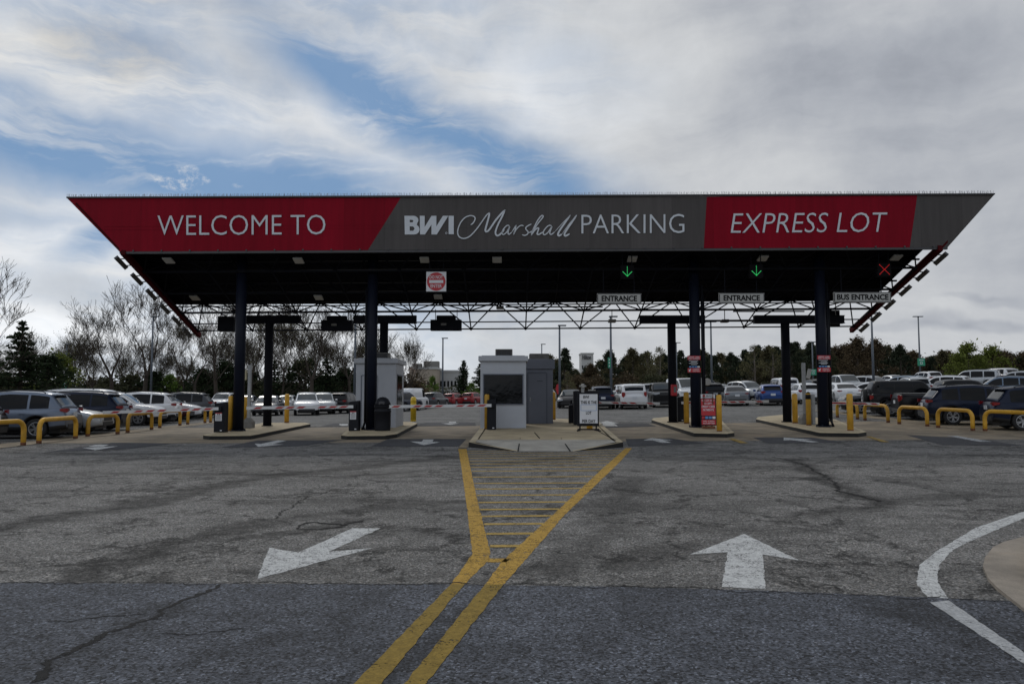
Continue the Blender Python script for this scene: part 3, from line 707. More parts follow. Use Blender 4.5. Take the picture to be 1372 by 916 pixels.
# kerbed splitter at the right edge of the frame
e = pix((1480, 690), (1372, 722), (1345, 729), (1331, 736), (1320, 750), (1317, 762), (1324, 778), (1336, 791), (1372, 820), (1480, 880))
pl = [(p.x, p.y) for p in e] + [(e[-1].x + 3, e[-1].y), (e[0].x + 3, e[0].y)]
t = thing('kerb_island', 'rounded concrete kerb apron at the right edge of the photo', 'traffic island', (e[5].x + 1.5, e[5].y, 0))
o1 = Vector(t.location)
mb = MB(); mb.prism([(x - o1.x, y - o1.y) for x, y in pl], -0.02, 0.03); mb.obj('gutter', M['gutter'], t)
inn2 = inset([Vector(p) for p in pl], 0.36); mb = MB(); mb.prism([(p.x - o1.x, p.y - o1.y) for p in inn2], 0.0, 0.17); mb.obj('kerb', M['kerbtop'], t)
inn3 = inset([Vector(p) for p in pl], 0.60); mb = MB(); mb.prism([(p.x - o1.x, p.y - o1.y) for p in inn3], 0.1, 0.19); mb.obj('planting_bed', M['soil'], t)

# ------------------------------------------------------------------ canopy
LF = Vector((-14.55, 27.66, 6.86)); RF = Vector((15.80, 27.26, 6.94)); LB = Vector((-14.55, 34.5, 4.36)); RB = Vector((15.80, 34.5, 4.57))
def Cn(u, v, w=0.0):
    p = (LF * (1 - u) + RF * u) * (1 - v) + (LB * (1 - u) + RB * u) * v
    return p + Vector(((2 * u - 1) * w * 0.97, 0, w))
can = thing('toll_canopy', 'large red and grey toll plaza canopy with lettered fascia on navy columns', 'canopy', (0.6, 31, 0))
OC = Vector((0.6, 31, 0))
def yf(px): return LF.y + (RF.y - LF.y) * (px - 160) / (1270 - 160)
tb = [(90, 265.8), (537, 265.0), (947, 263.6), (1229, 262.2), (1332, 261.2)]
bb = [(160, 337), (493, 335.0), (943, 332.6), (1219, 331.4), (1270, 331)]
ypl = lambda px, d=0.0: yf(px) + d
for i, m in enumerate(('red', 'grey', 'red', 'grey')):
    mb = MB(); c = [tb[i], tb[i + 1], bb[i + 1], bb[i]]
    gap = 0.0
    fr = [at(p[0], p[1], ypl(p[0])) for p in c]; bk_ = [q + Vector((0, 0.09, 0)) for q in fr]
    vs = [q - OC for q in fr + bk_]
    mb.add(vs, [(0, 1, 2, 3), (4, 7, 6, 5), (0, 4, 5, 1), (1, 5, 6, 2), (2, 6, 7, 3), (3, 7, 4, 0)], False)
    fp = mb.obj('fascia_panel', M[m], can)
    fp['label'] = ['red panel reading WELCOME TO', 'grey panel with airport logo and PARKING', 'red panel reading EXPRESS LOT', 'blank grey end panel'][i]
    lt = MB()
    def pl_px(x0, y1, x1, y0, tilt=0.0):
        def f(u, v, d):
            px = x0 + (x1 - x0) * u; py = y0 + (y1 - y0) * v + tilt * u
            return at(px, py, ypl(px) - 0.006 - 0.022 * d) - OC
        return f
    if i == 0: text_in(lt, 'WELCOME TO', pl_px(211, 288.6, 436, 315.2, -1.0), weight=-0.010)
    if i == 2: text_in(lt, 'EXPRESS LOT', pl_px(979, 285.8, 1189, 312.2, -1.4), shear=0.17, weight=-0.010)
    if i == 1:
        text_in(lt, 'PARKING', pl_px(779, 287.6, 917, 313.2, -1.0), weight=-0.010)
        zp = lambda x, y: (530 + x / 5.488, 275 + y / 5.488)
        def zplace(vs, depth=0.022):
            out = []
            for v in vs:
                px, py = zp(v.x, -v.y); out.append(at(px, py, ypl(px) - 0.006 - depth * (v.z + 0.5)) - OC)
            return out
        def arc(cx, cy, rx, ry, a0, a1, n=8): return [(cx + rx * cos(radians(a0 + (a1 - a0) * k / n)), cy + ry * sin(radians(a0 + (a1 - a0) * k / n))) for k in range(n + 1)]
        B = [(65, -78), (65, -78)] + [(130, -78)] + arc(130, -110, 38, 32, 90, -40) + arc(138, -178, 38, 37, 60, -90) + [(68, -215)]
        h1 = [(104, -108), (124, -108), (132, -116), (124, -126), (104, -126)]
        h2 = [(104, -156), (130, -156), (140, -172), (130, -188), (104, -188)]
        W = [(178, -78), (214, -78), (214, -160), (264, -78), (300, -78), (300, -155), (348, -78), (388, -78), (303, -215), (264, -215), (264, -143), (216, -215), (180, -215)]
        I = [(390, -78), (428, -78), (428, -213), (390, -213)]
        for polys in ([B[1:], h1, h2], [W], [I]):
            vs, fs = shape_mesh(polys); lt.add(zplace(vs), fs, False)
        R_ = arc(373, -205, 8, 8, 0, 360, 12)[:-1]; vs, fs = shape_mesh([R_, arc(373, -205, 5, 5, 0, 360, 12)[:-1]]); lt.add(zplace(vs, 0.02), fs, False)
        strokes = [
            ([(552, 145), (572, 128), (585, 100), (575, 82), (548, 77), (512, 90), (480, 125), (460, 172), (458, 212), (474, 236), (505, 244), (545, 228), (590, 182), (632, 125), (668, 74), (692, 54)], 4.2),
            ([(692, 54), (683, 95), (668, 150), (660, 182), (668, 194), (690, 178), (735, 112), (775, 65), (806, 34)], 6.5),
            ([(806, 34), (782, 85), (752, 145), (736, 190), (738, 216), (752, 223), (775, 208), (800, 178)], 6.0),
            ([(838, 150), (818, 150), (792, 178), (783, 205), (794, 215), (818, 196), (840, 156), (830, 185), (827, 207), (836, 213), (856, 196)], 4.0),
            ([(856, 196), (880, 158), (886, 148), (880, 178), (868, 214), (886, 180), (908, 156), (928, 148), (942, 153)], 3.8),
            ([(930, 216), (950, 222), (970, 212), (974, 195), (960, 178), (958, 165), (975, 150), (1000, 138)], 4.0),
            ([(974, 205), (1010, 185), (1050, 130), (1082, 90), (1084, 78), (1072, 78), (1046, 110), (1015, 170), (996, 222)], 4.2),
            ([(996, 222), (1018, 190), (1042, 168), (1052, 172), (1044, 198), (1042, 212), (1056, 214), (1085, 195)], 5.0),
            ([(1148, 150), (1125, 150), (1098, 176), (1085, 204), (1096, 217), (1122, 198), (1150, 156), (1138, 188), (1134, 208), (1146, 214), (1170, 196)], 4.0),
            ([(1170, 196), (1225, 135), (1285, 72)], 2.4), ([(1285, 72), (1250, 122), (1210, 180), (1194, 212), (1202, 224), (1224, 212)], 6.5),
            ([(1224, 212), (1275, 140), (1332, 72)], 2.4), ([(1332, 72), (1298, 122), (1258, 182), (1242, 212), (1250, 225), (1280, 210)], 6.5)]
        for pts, w in strokes:
            pp = [Vector((x, y)) for x, y in pts]; sm = []
            for k in range(len(pp) - 1):
                p0, p1, p2, p3 = pp[max(k - 1, 0)], pp[k], pp[k + 1], pp[min(k + 2, len(pp) - 1)]
                for q in range(6):
                    t_ = q / 6
                    sm.append(0.5 * ((2 * p1) + (-p0 + p2) * t_ + (2 * p0 - 5 * p1 + 4 * p2 - p3) * t_ ** 2 + (-p0 + 3 * p1 - 3 * p2 + p3) * t_ ** 3))
            sm.append(pp[-1]); vs = []
            for k, q in enumerate(sm):
                d = (sm[min(k + 1, len(sm) - 1)] - sm[max(k - 1, 0)]).normalized(); nn = Vector((-d.y, d.x)) * w * min(1, 0.4 + k / 5, 0.4 + (len(sm) - 1 - k) / 5)
                for sgn in (1, -1):
                    a = q + nn * sgn
                    for z in (-0.5, 0.5): vs.append(Vector((a.x, -a.y, z)))
            fs = []
            for k in range(len(sm) - 1):
                b = k * 4; fs += [(b, b + 4, b + 5, b + 1), (b + 2, b + 3, b + 7, b + 6), (b + 1, b + 5, b + 7, b + 3), (b, b + 2, b + 6, b + 4)]
            lt.add(zplace(vs), fs, False)
    if i < 3: lt.obj('lettering', M['letter'], fp)
# top trim, bird spikes
a = at(*tb[0], ypl(90)); b = at(*tb[4], ypl(1332))
mb = MB(); mb.bar(a - OC + Vector((0, .02, .025)), b - OC + Vector((0, .02, .025)), 0.16, 0.05); mb.obj('top_trim', M['trim'], can)
mb = MB(); rs = random.Random(3); Ls = (b - a).length; ns = int(Ls / 0.045)
for k in range(ns):
    p = a.lerp(b, k / ns) - OC + Vector((0, 0.02 + rs.uniform(-.05, .05), .045)); d = Vector((rs.uniform(-.05, .05), rs.uniform(-.05, .05), 0.115))
    mb.bar(p, p + d, 0.009, 0.009)
mb.obj('bird_spikes', M['spike'], can)['kind'] = 'stuff'
# lower trim under the fascia with little clips
a = at(*bb[0], ypl(160)); b = at(*bb[4], ypl(1270))
mb = MB(); mb.bar(a - OC + Vector((0, .06, -.04)), b - OC + Vector((0, .06, -.04)), 0.10, 0.08)
for k in range(29): mb.box(a.lerp(b, (k + .5) / 29) - OC + Vector((0, -0.01, 0.02)), (0.05, 0.05, 0.06))
mb.obj('bottom_trim', M['trim'], can)
# sloping side fascias
for u, sg in ((0, -1), (1, 1)):
    mb = MB(); q = [Cn(u, 0.0, 0.03), Cn(u, 1.0, 0.03), Cn(u, 1.0, 1.9), Cn(u, 0.0, 1.9)]; th = Vector((sg * 0.05, 0, -0.05))
    mb.add([p - OC for p in q] + [p + th - OC for p in q], [(0, 1, 2, 3), (7, 6, 5, 4), (0, 4, 5, 1), (1, 5, 6, 2), (2, 6, 7, 3), (3, 7, 4, 0)], False)
    mb.obj('side_fascia', M['redside'], can)
    mb = MB(); mb.bar(Cn(u, -0.005) - OC, Cn(u, 1.02) - OC, 0.16, 0.22); mb.obj('edge_beam', M['redside'], can)
# ribbed deck on top of the space frame
mb = MB(); nr = 52; vs = []
for k in range(nr * 2 + 1):
    v = -0.0 + 0.835 * k / (nr * 2); w = 0.86 + (0.035 if k % 2 else 0.0)
    for u in (0.002, 0.25, 0.5, 0.75, 0.985): vs.append(Cn(u, v, w) - OC)
mb.add(vs, [(k * 5 + i, k * 5 + i + 1, k * 5 + i + 6, k * 5 + i + 5) for k in range(nr * 2) for i in range(4)], False)
vs2 = [p + Vector((0, 0, .12)) for p in vs]; mb.add(vs2, [(k * 5 + i, k * 5 + i + 5, k * 5 + i + 6, k * 5 + i + 1) for k in range(nr * 2) for i in range(4)], False)
mb.bar(Cn(0.002, 0.835, 0.90) - OC, Cn(0.985, 0.835, 0.90) - OC, 0.06, 0.16)
mb.obj('roof_deck', M['deck'], can)
# space frame: lower layer in the canopy plane, upper layer under the deck
NB = 12; lo_v = [0.20, 0.45, 0.70, 0.955]; up_v = [0.075, 0.325, 0.575, 0.825]
mb = MB()
def un(k): return 0.004 + 0.992 * k / NB
lown = [[Cn(un(k), v, 0.0) - OC for k in range(NB + 1)] for v in lo_v]
upn = [[Cn(un(k + 0.5), v, 0.80) - OC for k in range(NB)] for v in up_v]
for r, row in enumerate(lown):
    mb.tube([row[0], row[-1]], 0.05 if r < 3 else 0.035, 6)
for row in upn: mb.tube([row[0] - Vector((1.2, 0, 0)), row[-1] + Vector((1.2, 0, 0))], 0.042, 6)
for k in range(NB + 1): mb.tube([lown[0][k], lown[-1][k]], 0.032, 5)
for k in range(NB): mb.tube([upn[0][k], upn[-1][k]], 0.032, 5)
for r in range(4):
    for k in range(NB):
        U = upn[r][k]
        for rr in (r, r - 1):
            if 0 <= rr < 4:
                for kk in (k, k + 1): mb.tube([U, lown[rr][kk]], 0.03, 5)
for row in lown:
    for p in row: mb.lathe([(0.02, -.07), (0.07, -.03), (0.07, .03), (0.02, .07)], 8, p)
for row in upn:
    for p in row: mb.lathe([(0.02, -.07), (0.06, -.03), (0.06, .03), (0.02, .07)], 8, p)
for v in (0.86, 1.0): mb.tube([Cn(0.0, v, 0.80 if v < .9 else 0.46) - OC, Cn(1.0, v, 0.80 if v < .9 else 0.46) - OC], 0.03, 5)
mb.obj('space_frame', M['truss'], can)
# columns and their heads
colsF = [(319, 577), (497, 575.5), (933, 572), (1103.5, 571.5)]; colsR = [(358, 570.3), (513, 570), (901.5, 565.5), (1055, 565)]
FCOL = []; RCOL = []
for px, py in colsF:
    p = gp(px, py, IH); FCOL.append(p); top = 6.95 - 0.365 * (p.y - 27.4) + 0.75
    mb = MB(); q = p - OC
    mb.lathe([(0.205, 0.02), (0.205, top - p.z)], 24, q); mb.lathe([(0.29, -0.02), (0.29, 0.03), (0.22, 0.035)], 24, q)
    for k in range(6): mb.box(q + Vector((0.255 * cos(k * pi / 3), 0.255 * sin(k * pi / 3), .05)), (.05, .05, .07))
    mb.obj('column', M['column'], can)
for (px, py), (b0, b1) in zip(colsR, ((318, 403), (474, 558), (857, 944), (1010, 1130))):
    p = gp(px, py, IH); RCOL.append(p); q = p - OC; zt = at(px, 432, p.y).z - p.z
    mb = MB(); mb.lathe([(0.185, 0.0), (0.185, zt)], 22, q); mb.lathe([(0.25, -0.02), (0.25, 0.03), (0.2, 0.035)], 20, q)
    for zz in (0.52, 0.56): mb.lathe([(0.19, zt * zz), (0.19, zt * zz + .015)], 20, q)
    mb.obj('column', M['truss'], can)
    a = at(b0, 428, p.y); b = at(b1, 428, p.y); mb = MB(); mb.bar(a - OC, b - OC, 0.22, 0.30)
    mb.bar(a - OC + Vector((0, 0, .16)), b - OC + Vector((0, 0, .16)), 0.34, 0.03); mb.bar(a - OC - Vector((0, 0, .16)), b - OC - Vector((0, 0, .16)), 0.34, 0.03)
    mb.obj('cross_beam', M['truss'], can)
# conduits on the right-hand columns
for p, dx in ((FCOL[2], 0.30), (FCOL[3], 0.28), (FCOL[1], -0.24)):
    mb = MB(); q = p - OC + Vector((dx, 0.02, 0)); mb.tube([q + Vector((0, 0, 0.3)), q + Vector((0, 0, 5.6))], 0.05, 8)
    if dx > 0: mb.tube([q + Vector((.08, .05, 0.0)), q + Vector((.09, .05, 5.2))], 0.03, 6)
    mb.tube([q + Vector((0, 0, .3)), q + Vector((.1 * (1 if dx > 0 else -1), -.05, 0.0))], 0.045, 8)
    mb.obj('conduit', M['cab'], can)
# floodlights outboard of both edges
for u, sg in ((0, -1), (1, 1)):
    for v in (0.09, 0.27, 0.45, 0.63, 0.80, 0.96):
        c = Cn(u, v) + Vector((sg * 0.40, 0, -0.05)); d = (Cn(u, 1) - Cn(u, 0)).normalized(); mb = MB()
        mb.bar(c - d * 0.40 - OC, c + d * 0.40 - OC, 0.17, 0.09, up=Vector((sg * 0.7, 0, 0.7)))
        for s_ in (-.25, .25):
            a = c + d * s_; mb.bar(a - OC, Cn(u, v) + d * s_ - OC, 0.035, 0.035)
        mb.obj('floodlight', M['trim'], can)
# ceiling lights and truss lamps
for px, py in ((226, 349), (400, 349), (569, 348), (666, 348), (847, 347), (1022, 346), (1201, 345), (261, 399), (427, 398.5), (587, 397.5)):
    u0 = (px - 160) / 1110; Y = 28.35 if py < 360 else 32.2
    c = at(px, py, Y); mb = MB(); mb.box(c - OC, (0.36, 0.40, 0.07), rot=Matrix.Rotation(-.33, 3, 'X'), bev=0.02)
    mb.obj('ceiling_light', [M['lampw']], can)
for px, py in ((670, 412), (820, 430), (971, 430), (1120, 430)):
    c = at(px, py, 33.6); mb = MB(); mb.box(c - OC, (0.34, 0.34, 0.14), bev=0.03); mb.bar(c - OC, c - OC + Vector((0, 0, 0.5)), 0.03, 0.03)
    mb.obj('truss_lamp', M['foot'], can)
for px, py in ((1030, 417), (725, 411), (760, 411), (620, 409), (985, 430)):
    c = at(px, py, 33.4); mb = MB(); mb.tube([c - OC - Vector((1.6, 0, 0)), c - OC + Vector((1.6, 0, 0))], 0.035, 6); mb.obj('conduit', M['truss'], can)

# ------------------------------------------------------------------ hanging signs and signals
def hanging(px0, px1, py0, py1, Y, name, label, cat, group, hang=True):
    a = at(px0, py1, Y); b = at(px1, py0, Y); c = (a + b) / 2
    t = thing(name, label, cat, (c.x, Y, c.z), group=group); return t, (b.x - a.x), (b.z - a.z)
def hanger(t, w, h, up=0.9, m='truss'):
    for s_ in (-0.35, 0.35):
        mb = MB(); mb.bar((s_ * w, 0.06, h / 2 - .05), (s_ * w, 0.06, h / 2 + up), 0.03, 0.03); mb.obj('hanger', M[m], t)
for px0, px1, py0, py1, txt, lab in ((800, 859, 393, 407.5, 'ENTRANCE', 'grey hanging sign reading ENTRANCE, nearest the central booth'),
                                     (963, 1023.5, 392.3, 406.8, 'ENTRANCE', 'grey hanging sign reading ENTRANCE, next to the bus entrance sign'),
                                     (1117, 1193, 391.2, 405.6, 'BUS ENTRANCE', 'wide grey hanging sign reading BUS ENTRANCE')):
    t, w, h = hanging(px0, px1, py0, py1, 28.2, 'lane_sign', lab, 'sign', 'hanging entrance signs')
    mb = MB(); mb.box((0, 0, 0), (w, 0.10, h), bev=0.012); mb.obj('sign_panel', M['signg'], t)
    mb = MB()
    for z in (-1, 1): mb.box((0, -0.052, z * (h / 2 - .018)), (w - .03, 0.012, 0.03))
    for x in (-1, 1): mb.box((x * (w / 2 - .018), -0.052, 0), (0.03, 0.012, h - .1))
    mb.obj('frame', M['trim'], t)
    mb = MB(); flat_text(mb, txt, -w * 0.40 if 'BUS' not in txt else -w * .45, w * 0.40 if 'BUS' not in txt else w * .45, -h * 0.25, h * 0.28, -0.052, weight=0.028); mb.obj('lettering', M['signk'], t)
    hanger(t, w, h)
t, w, h = hanging(571, 598, 364, 390.5, 28.2, 'do_not_enter_sign', 'square white sign with red disc reading DO NOT ENTER', 'sign', None)
mb = MB(); mb.box((0, 0, 0), (w, 0.02, h), bev=0.008); mb.obj('sign_panel', M['signw'], t)
mb = MB(); mb.lathe([(w * .46, 0.011), (w * .46, 0.016)], 40, (0, -0.03, 0), 'y'); mb.obj('disc', M['signr'], t)
mb = MB(); mb.box((0, -0.018, 0), (w * .70, 0.008, h * .15)); mb.obj('bar', M['signw'], t)
mb = MB(); flat_text(mb, 'DO NOT', -w * .33, w * .33, h * .14, h * .31, -0.020, weight=0.01); flat_text(mb, 'ENTER', -w * .28, w * .28, -h * .31, -h * .14, -0.020, weight=0.01); mb.obj('lettering', M['signw'], t)
hanger(t, w, h)
for px, py, kind, lab in ((840.5, 364, 'g', 'signal box showing green down arrow, nearest the central booth'), (1013.5, 363, 'g', 'signal box showing green down arrow, above the second entry lane'), (1185, 361, 'r', 'signal box showing red cross above the bus lane')):
    t, w, h = hanging(px - 9, px + 9, py - 9, py + 9, 28.0, 'lane_signal', lab, 'lane signal', 'lane signals under the canopy')
    mb = MB(); mb.box((0, 0.1, 0), (w, 0.2, h), bev=0.02); mb.obj('housing', M['signk'], t)
    mb = MB(); r_ = 0.016
    segs = [((0, .19), (0, -.17)), ((-.17, .0), (0, -.17)), ((.17, .0), (0, -.17))] if kind == 'g' else [((-.18, .18), (.18, -.18)), ((.18, .18), (-.18, -.18))]
    for p, q in segs:
        k = 11
        for i_ in range(k):
            x = p[0] + (q[0] - p[0]) * i_ / (k - 1); z = p[1] + (q[1] - p[1]) * i_ / (k - 1)
            mb.lathe([(r_, 0), (r_ * .6, -.012)], 6, (x, -0.003, z), 'y')
    mb.obj('symbol', GREEN if kind == 'g' else REDX, t); hanger(t, w, h, 0.5)
for px0, px1, py0, py1, top, lab in ((293, 315, 424, 444, 0, 'dark back of a lane sign box behind the leftmost column'), (431, 472.5, 429, 443.5, 1, 'dark lane sign box with raised top beside the left booth'),
                                (577, 618.5, 428.5, 443, 1, 'dark lane sign box with raised top over the exit lane'), (1107, 1123, 416, 437, 0, 'dark lane sign box behind the bus lane column')):
    t, w, h = hanging(px0, px1, py0, py1, 33.9, 'lane_display', lab, 'sign box', 'dark lane sign boxes under the canopy')
    mb = MB(); mb.box((0, 0, 0), (w, 0.35, h), bev=0.02); mb.obj('housing', M['truss'], t)
    if top:
        mb = MB(); mb.box((0, 0.02, h / 2 + .10), (w * .62, 0.3, .2), bev=0.03); mb.obj('hood', M['truss'], t)
        mb = MB(); mb.box((-.1, -.19, .03), (.24, .02, .1)); mb.obj('nameplate', M['foot'], t)
    hanger(t, w, h, 0.5)

# ------------------------------------------------------------------ booths
def booth(px0, px1, py_base, py_top, depth, label, m, roof_px, win=None, door=None, ac=None, rz=0.0):
    p0 = gp(px0, py_base, IH); Y = p0.y; p1 = at(px1, py_base, Y); w = p1.x - p0.x; h = at(px0, py_top, Y).z - p0.z
    t = thing('toll_booth', label, 'booth', ((p0.x + p1.x) / 2, Y, p0.z - 0.01), rz)
    rh = roof_px / F * Y
    mb = MB(); mb.box((0, depth / 2, (h - rh) / 2), (w, depth, h - rh), bev=0.015); mb.obj('wall', M[m], t)
    mb = MB(); mb.box((0, depth / 2, h - rh / 2 + .0), (w + .16, depth + .24, rh), bev=0.02); mb.box((0, depth / 2, h + .012), (w - .1, depth - .1, .03)); mb.obj('roof', M[m], t)
    return t, w, h, Y
t, w, h, Y = booth(643.5, 705, 573.5, 476.5, 2.2, 'pale grey front booth with wide dark window on the central island', 'booth', 7)
mb = MB(); wx0, wx1 = -w / 2 + .13, w / 2 - .13; wz0, wz1 = h * .335, h * .745
mb.box((0, -0.012, (wz0 + wz1) / 2), (wx1 - wx0, 0.03, wz1 - wz0)); win = mb.obj('window', M['glass'], t)
mb = MB()
for z in (wz0, wz1): mb.box((0, -0.02, z), (wx1 - wx0 + .06, .06, .035))
for x in (wx0, wx1): mb.box((x, -0.02, (wz0 + wz1) / 2), (.035, .06, wz1 - wz0 - .036))
mb.obj('frame', M['booth2d'], win)
mb = MB(); mb.box((-w / 2 - .006, 1.1, (wz0 + wz1) / 2), (.02, 1.3, wz1 - wz0)); mb.obj('window', M['glass'], t)
mb = MB(); mb.box((w / 2 + .006, 1.1, (wz0 + wz1) / 2), (.02, 1.3, wz1 - wz0)); mb.obj('window', M['glass'], t)
mb = MB(); mb.box((w / 2 - .35, -.04, .03), (.5, .06, .04)); mb.obj('sill_plate', M['booth'], t)
def ac_unit(t, cx, cy, z, w_, h_):
    mb = MB(); mb.box((cx, cy, z + h_ / 2), (w_, .6, h_), bev=0.025); ac = mb.obj('air_conditioner', M['foot'], t)
    mb = MB()
    for i in range(9): mb.box((cx, cy - .305, z + .05 + (h_ - .08) * i / 8), (w_ - .1, .02, .012))
    for i in range(4): mb.box((cx - (w_ - .1) / 2 + (w_ - .1) * i / 3, cy - .306, z + h_ / 2), (.015, .02, h_ - .06))
    mb.obj('grille', M['trim'], ac)
    mb = MB(); mb.box((cx, cy - .301, z + h_ / 2), (w_ - .09, .008, h_ - .06)); mb.obj('vent', M['plastic'], ac)
ac_unit(t, 0.02, .8, h + .02, .70, .29)
t, w, h, Y = booth(700, 741, 567.5, 481, 2.6, 'darker blue grey rear booth with a door behind the front booth', 'booth2', 13)
mb = MB(); mb.box((-.02, -0.008, 1.13), (.80, .03, 2.2)); dr = mb.obj('door', M['booth2'], t)
mb = MB()
for x in (-.44, .40): mb.box((x, -0.012, 1.14), (.05, .045, 2.26))
mb.box((-.02, -0.012, 2.27), (.79, .045, .05)); mb.obj('door_frame', M['booth2d'], t)
mb = MB(); mb.tube([(-.33, -.03, 1.1), (-.33, -.09, 1.1), (-.22, -.09, 1.1)], .014, 8); mb.box((-.33, -.03, 1.1), (.05, .02, .16)); mb.obj('handle', M['steel'], dr)
mb = MB(); mb.box((.1, -.03, 1.9), (.25, .012, .02)); mb.obj('door_slot', M['plastic'], dr)
mb = MB(); mb.box((.1, 1.1, h + .16), (.9, .8, .28), bev=.03); mb.obj('roof_unit', M['foot'], t)
mb = MB(); mb.box((-w / 2 + .25, -0.008, 1.13), (.36, .02, 2.3)); mb.obj('side_panel', M['booth2d'], t)
t, w, h, Y = booth(476, 530, 573, 480, 2.2, 'pale grey booth with side window behind the second column at left', 'booth', 6.5)
mb = MB(); mb.box((-w / 2 + .55, -.008, 1.1), (.62, .03, 2.1)); dr = mb.obj('door', M['booth'], t)
mb = MB()
for x in (.235, .865): mb.box((-w / 2 + x, -.012, 1.1), (.04, .05, 2.16))
mb.box((-w / 2 + .55, -.012, 2.18), (.6, .05, .04)); mb.obj('door_frame', M['booth2'], t)
mb = MB(); mb.box((w / 2 + .006, .95, 1.55), (.03, 1.3, 1.25)); mb.obj('window', M['glass'], t)
mb = MB(); mb.box((w / 2 + .012, .95, .89), (.05, 1.4, .05)); mb.box((w / 2 + .012, .95, 2.2), (.05, 1.4, .05)); mb.obj('frame', M['booth2d'], t)
ac_unit(t, .1, .9, h + .02, .62, .26)

# ------------------------------------------------------------------ bollards, barriers, posts, bin
def bollard(px0, px1, py_top, py_base, label, m='bollard', cap=None, h=IH, ribs=False):
    p = gp((px0 + px1) / 2, py_base, h); r = max(0.07, (px1 - px0) / 2 / F * p.y); zt = at(px0, py_top, p.y).z - p.z
    t = thing('bollard', label, 'bollard', p, group='yellow bollards')
    mb = MB(); prof = [(r, -0.03), (r, zt - r * .55), (r * .85, zt - r * .2), (r * .5, zt - r * .03), (0.01, zt)]
    if ribs: prof = [(r, -.03), (r, zt * .62), (r * 1.07, zt * .63), (r * 1.07, zt * .68), (r, zt * .69), (r, zt * .8), (r * 1.07, zt * .81), (r * 1.07, zt * .86), (r, zt * .87), (r * .96, zt * .95), (r * .6, zt), (.01, zt)]
    mb.lathe(prof, 20); mb.obj('post', M[m], t)
    if cap:
        mb = MB(); mb.lathe([(r * 1.06, zt * .80), (r * 1.06, zt * .93), (r * .8, zt * 1.0), (r * .2, zt * 1.03)], 20); mb.obj('cap', M['cab'], t)
    mb = MB(); mb.lathe([(r * 1.03, -.02), (r * 1.03, .03 + .02 * random.random())], 16); mb.obj('rust_ring', M['rust'] if not ribs else M['sleeve'], t)
    return t
for a in [(305, 311.5, 530, 577, 'yellow bollard beside the boom cabinet of the leftmost island'),
          (326, 330.5, 531, 565, 'yellow bollard half hidden behind the leftmost front column'),
          (381, 387, 527.5, 566, 'lone yellow bollard at the rear of the leftmost island'),
          (649, 655.5, 528, 574.5, 'yellow bollard in front of the central booth window'),
          (739.5, 744.5, 525, 562, 'yellow bollard right of the rear booth'),
          (916.5, 923.5, 525, 567, 'yellow bollard between the two columns of the second entry island'),
          (960.5, 967.5, 528.5, 577.5, 'yellow bollard right of the red sandwich board'),
          (1062, 1069, 527, 566.5, 'yellow bollard right of the rear column on the bus lane island'),
          (1135.5, 1143.5, 527, 576.5, 'yellow bollard alone at the front tip of the bus lane island')]:
    bollard(*a)
bollard(1080.5, 1087, 526, 569.5, 'yellow bollard with black cap left of the bus lane column', cap=True)
bollard(550, 557.5, 531.5, 563.5, 'bright yellow ribbed plastic bollard behind the left booth', 'sleeve', ribs=True)
bollard(786, 794, 560, 575, 'short yellow bollard half hidden under the message board')

def barrier(px0, px1, py_top, py_base, tip_px, tip_py, piv_py, label, sticker=True, n=9, h=IH):
    p = gp((px0 + px1) / 2, py_base, h); w = max(.28, (px1 - px0) / F * p.y); zt = at(px0, py_top, p.y).z - p.z
    t = thing('barrier_gate', label, 'barrier gate', p, group='boom barrier gates')
    mb = MB(); mb.box((0, .2, zt / 2 - .03), (w, .40, zt - .06), bev=.015); mb.prism([(-w / 2 + .01, .01), (w / 2 - .01, .01), (w / 2 - .01, .39), (-w / 2 + .01, .39)], zt - .07, lambda x, y: zt - .045 + (.045 * (x / w + .5))); mb.obj('cabinet', M['cab'], t)
    if sticker:
        mb = MB(); mb.box((-.02, -.004, zt * .50), (w * .62, .008, zt * .24)); mb.obj('notice', M['signw'], t)
        mb = MB(); mb.box((-.02, -.009, zt * .635), (w * .62, .008, zt * .03)); mb.obj('notice_header', M['signr'], t)
        mb = MB()
        for i in range(5): mb.box((-.02, -.010, zt * (.42 + .033 * i)), (w * (.5 - .04 * (i % 2)), .004, .012))
        for i in range(2): mb.box((-.05 + .06 * i, -.010, zt * .595), (.035, .004, .045))
        mb.obj('notice_text', M['trim'], t)
    mb = MB(); mb.box((w * .2, -.005, .07), (.07, .008, .035)); mb.obj('badge', M['signw'], t)
    yb = p.y - 0.09; a = at((px0 + px1) / 2, piv_py, yb) - p; b = at(tip_px, tip_py, yb) - p
    mb = MB(); ah = .115; mb.bar(a, b, .045, ah); L = (b - a).length; bm_ = mb.obj('boom', M['armw'], t)
    mb = MB(); d = (b - a).normalized()
    for i in range(n):
        c = a + d * (L * (0.06 + 0.9 * (i + .3) / n)); sl = .06
        u = Vector((0, 0, 1)); q = [c + d * (-.13 + sl) + u * -.035, c + d * (.13 + sl) + u * -.035, c + d * (.13 - sl) + u * .035, c + d * (-.13 - sl) + u * .035]
        if i % 4 == 3: continue
        f_ = [v_ + Vector((0, -.026, 0)) for v_ in q]; k_ = [v_ + Vector((0, .026, 0)) for v_ in q]
        mb = MB(); mb.add(f_ + k_, [(0, 1, 2, 3), (7, 6, 5, 4), (0, 4, 5, 1), (1, 5, 6, 2), (2, 6, 7, 3), (3, 7, 4, 0)], False); mb.obj('reflector', M['armr'], bm_)
    mb = MB(); mb.box(a + Vector((0, .03, 0)), (.2, .1, .18), bev=.02); mb.obj('pivot', M['cab'], t)
barrier(286, 300, 538.5, 579, 138, 552.5, 547.2, 'black boom cabinet on the leftmost island with boom across the leftmost lane')
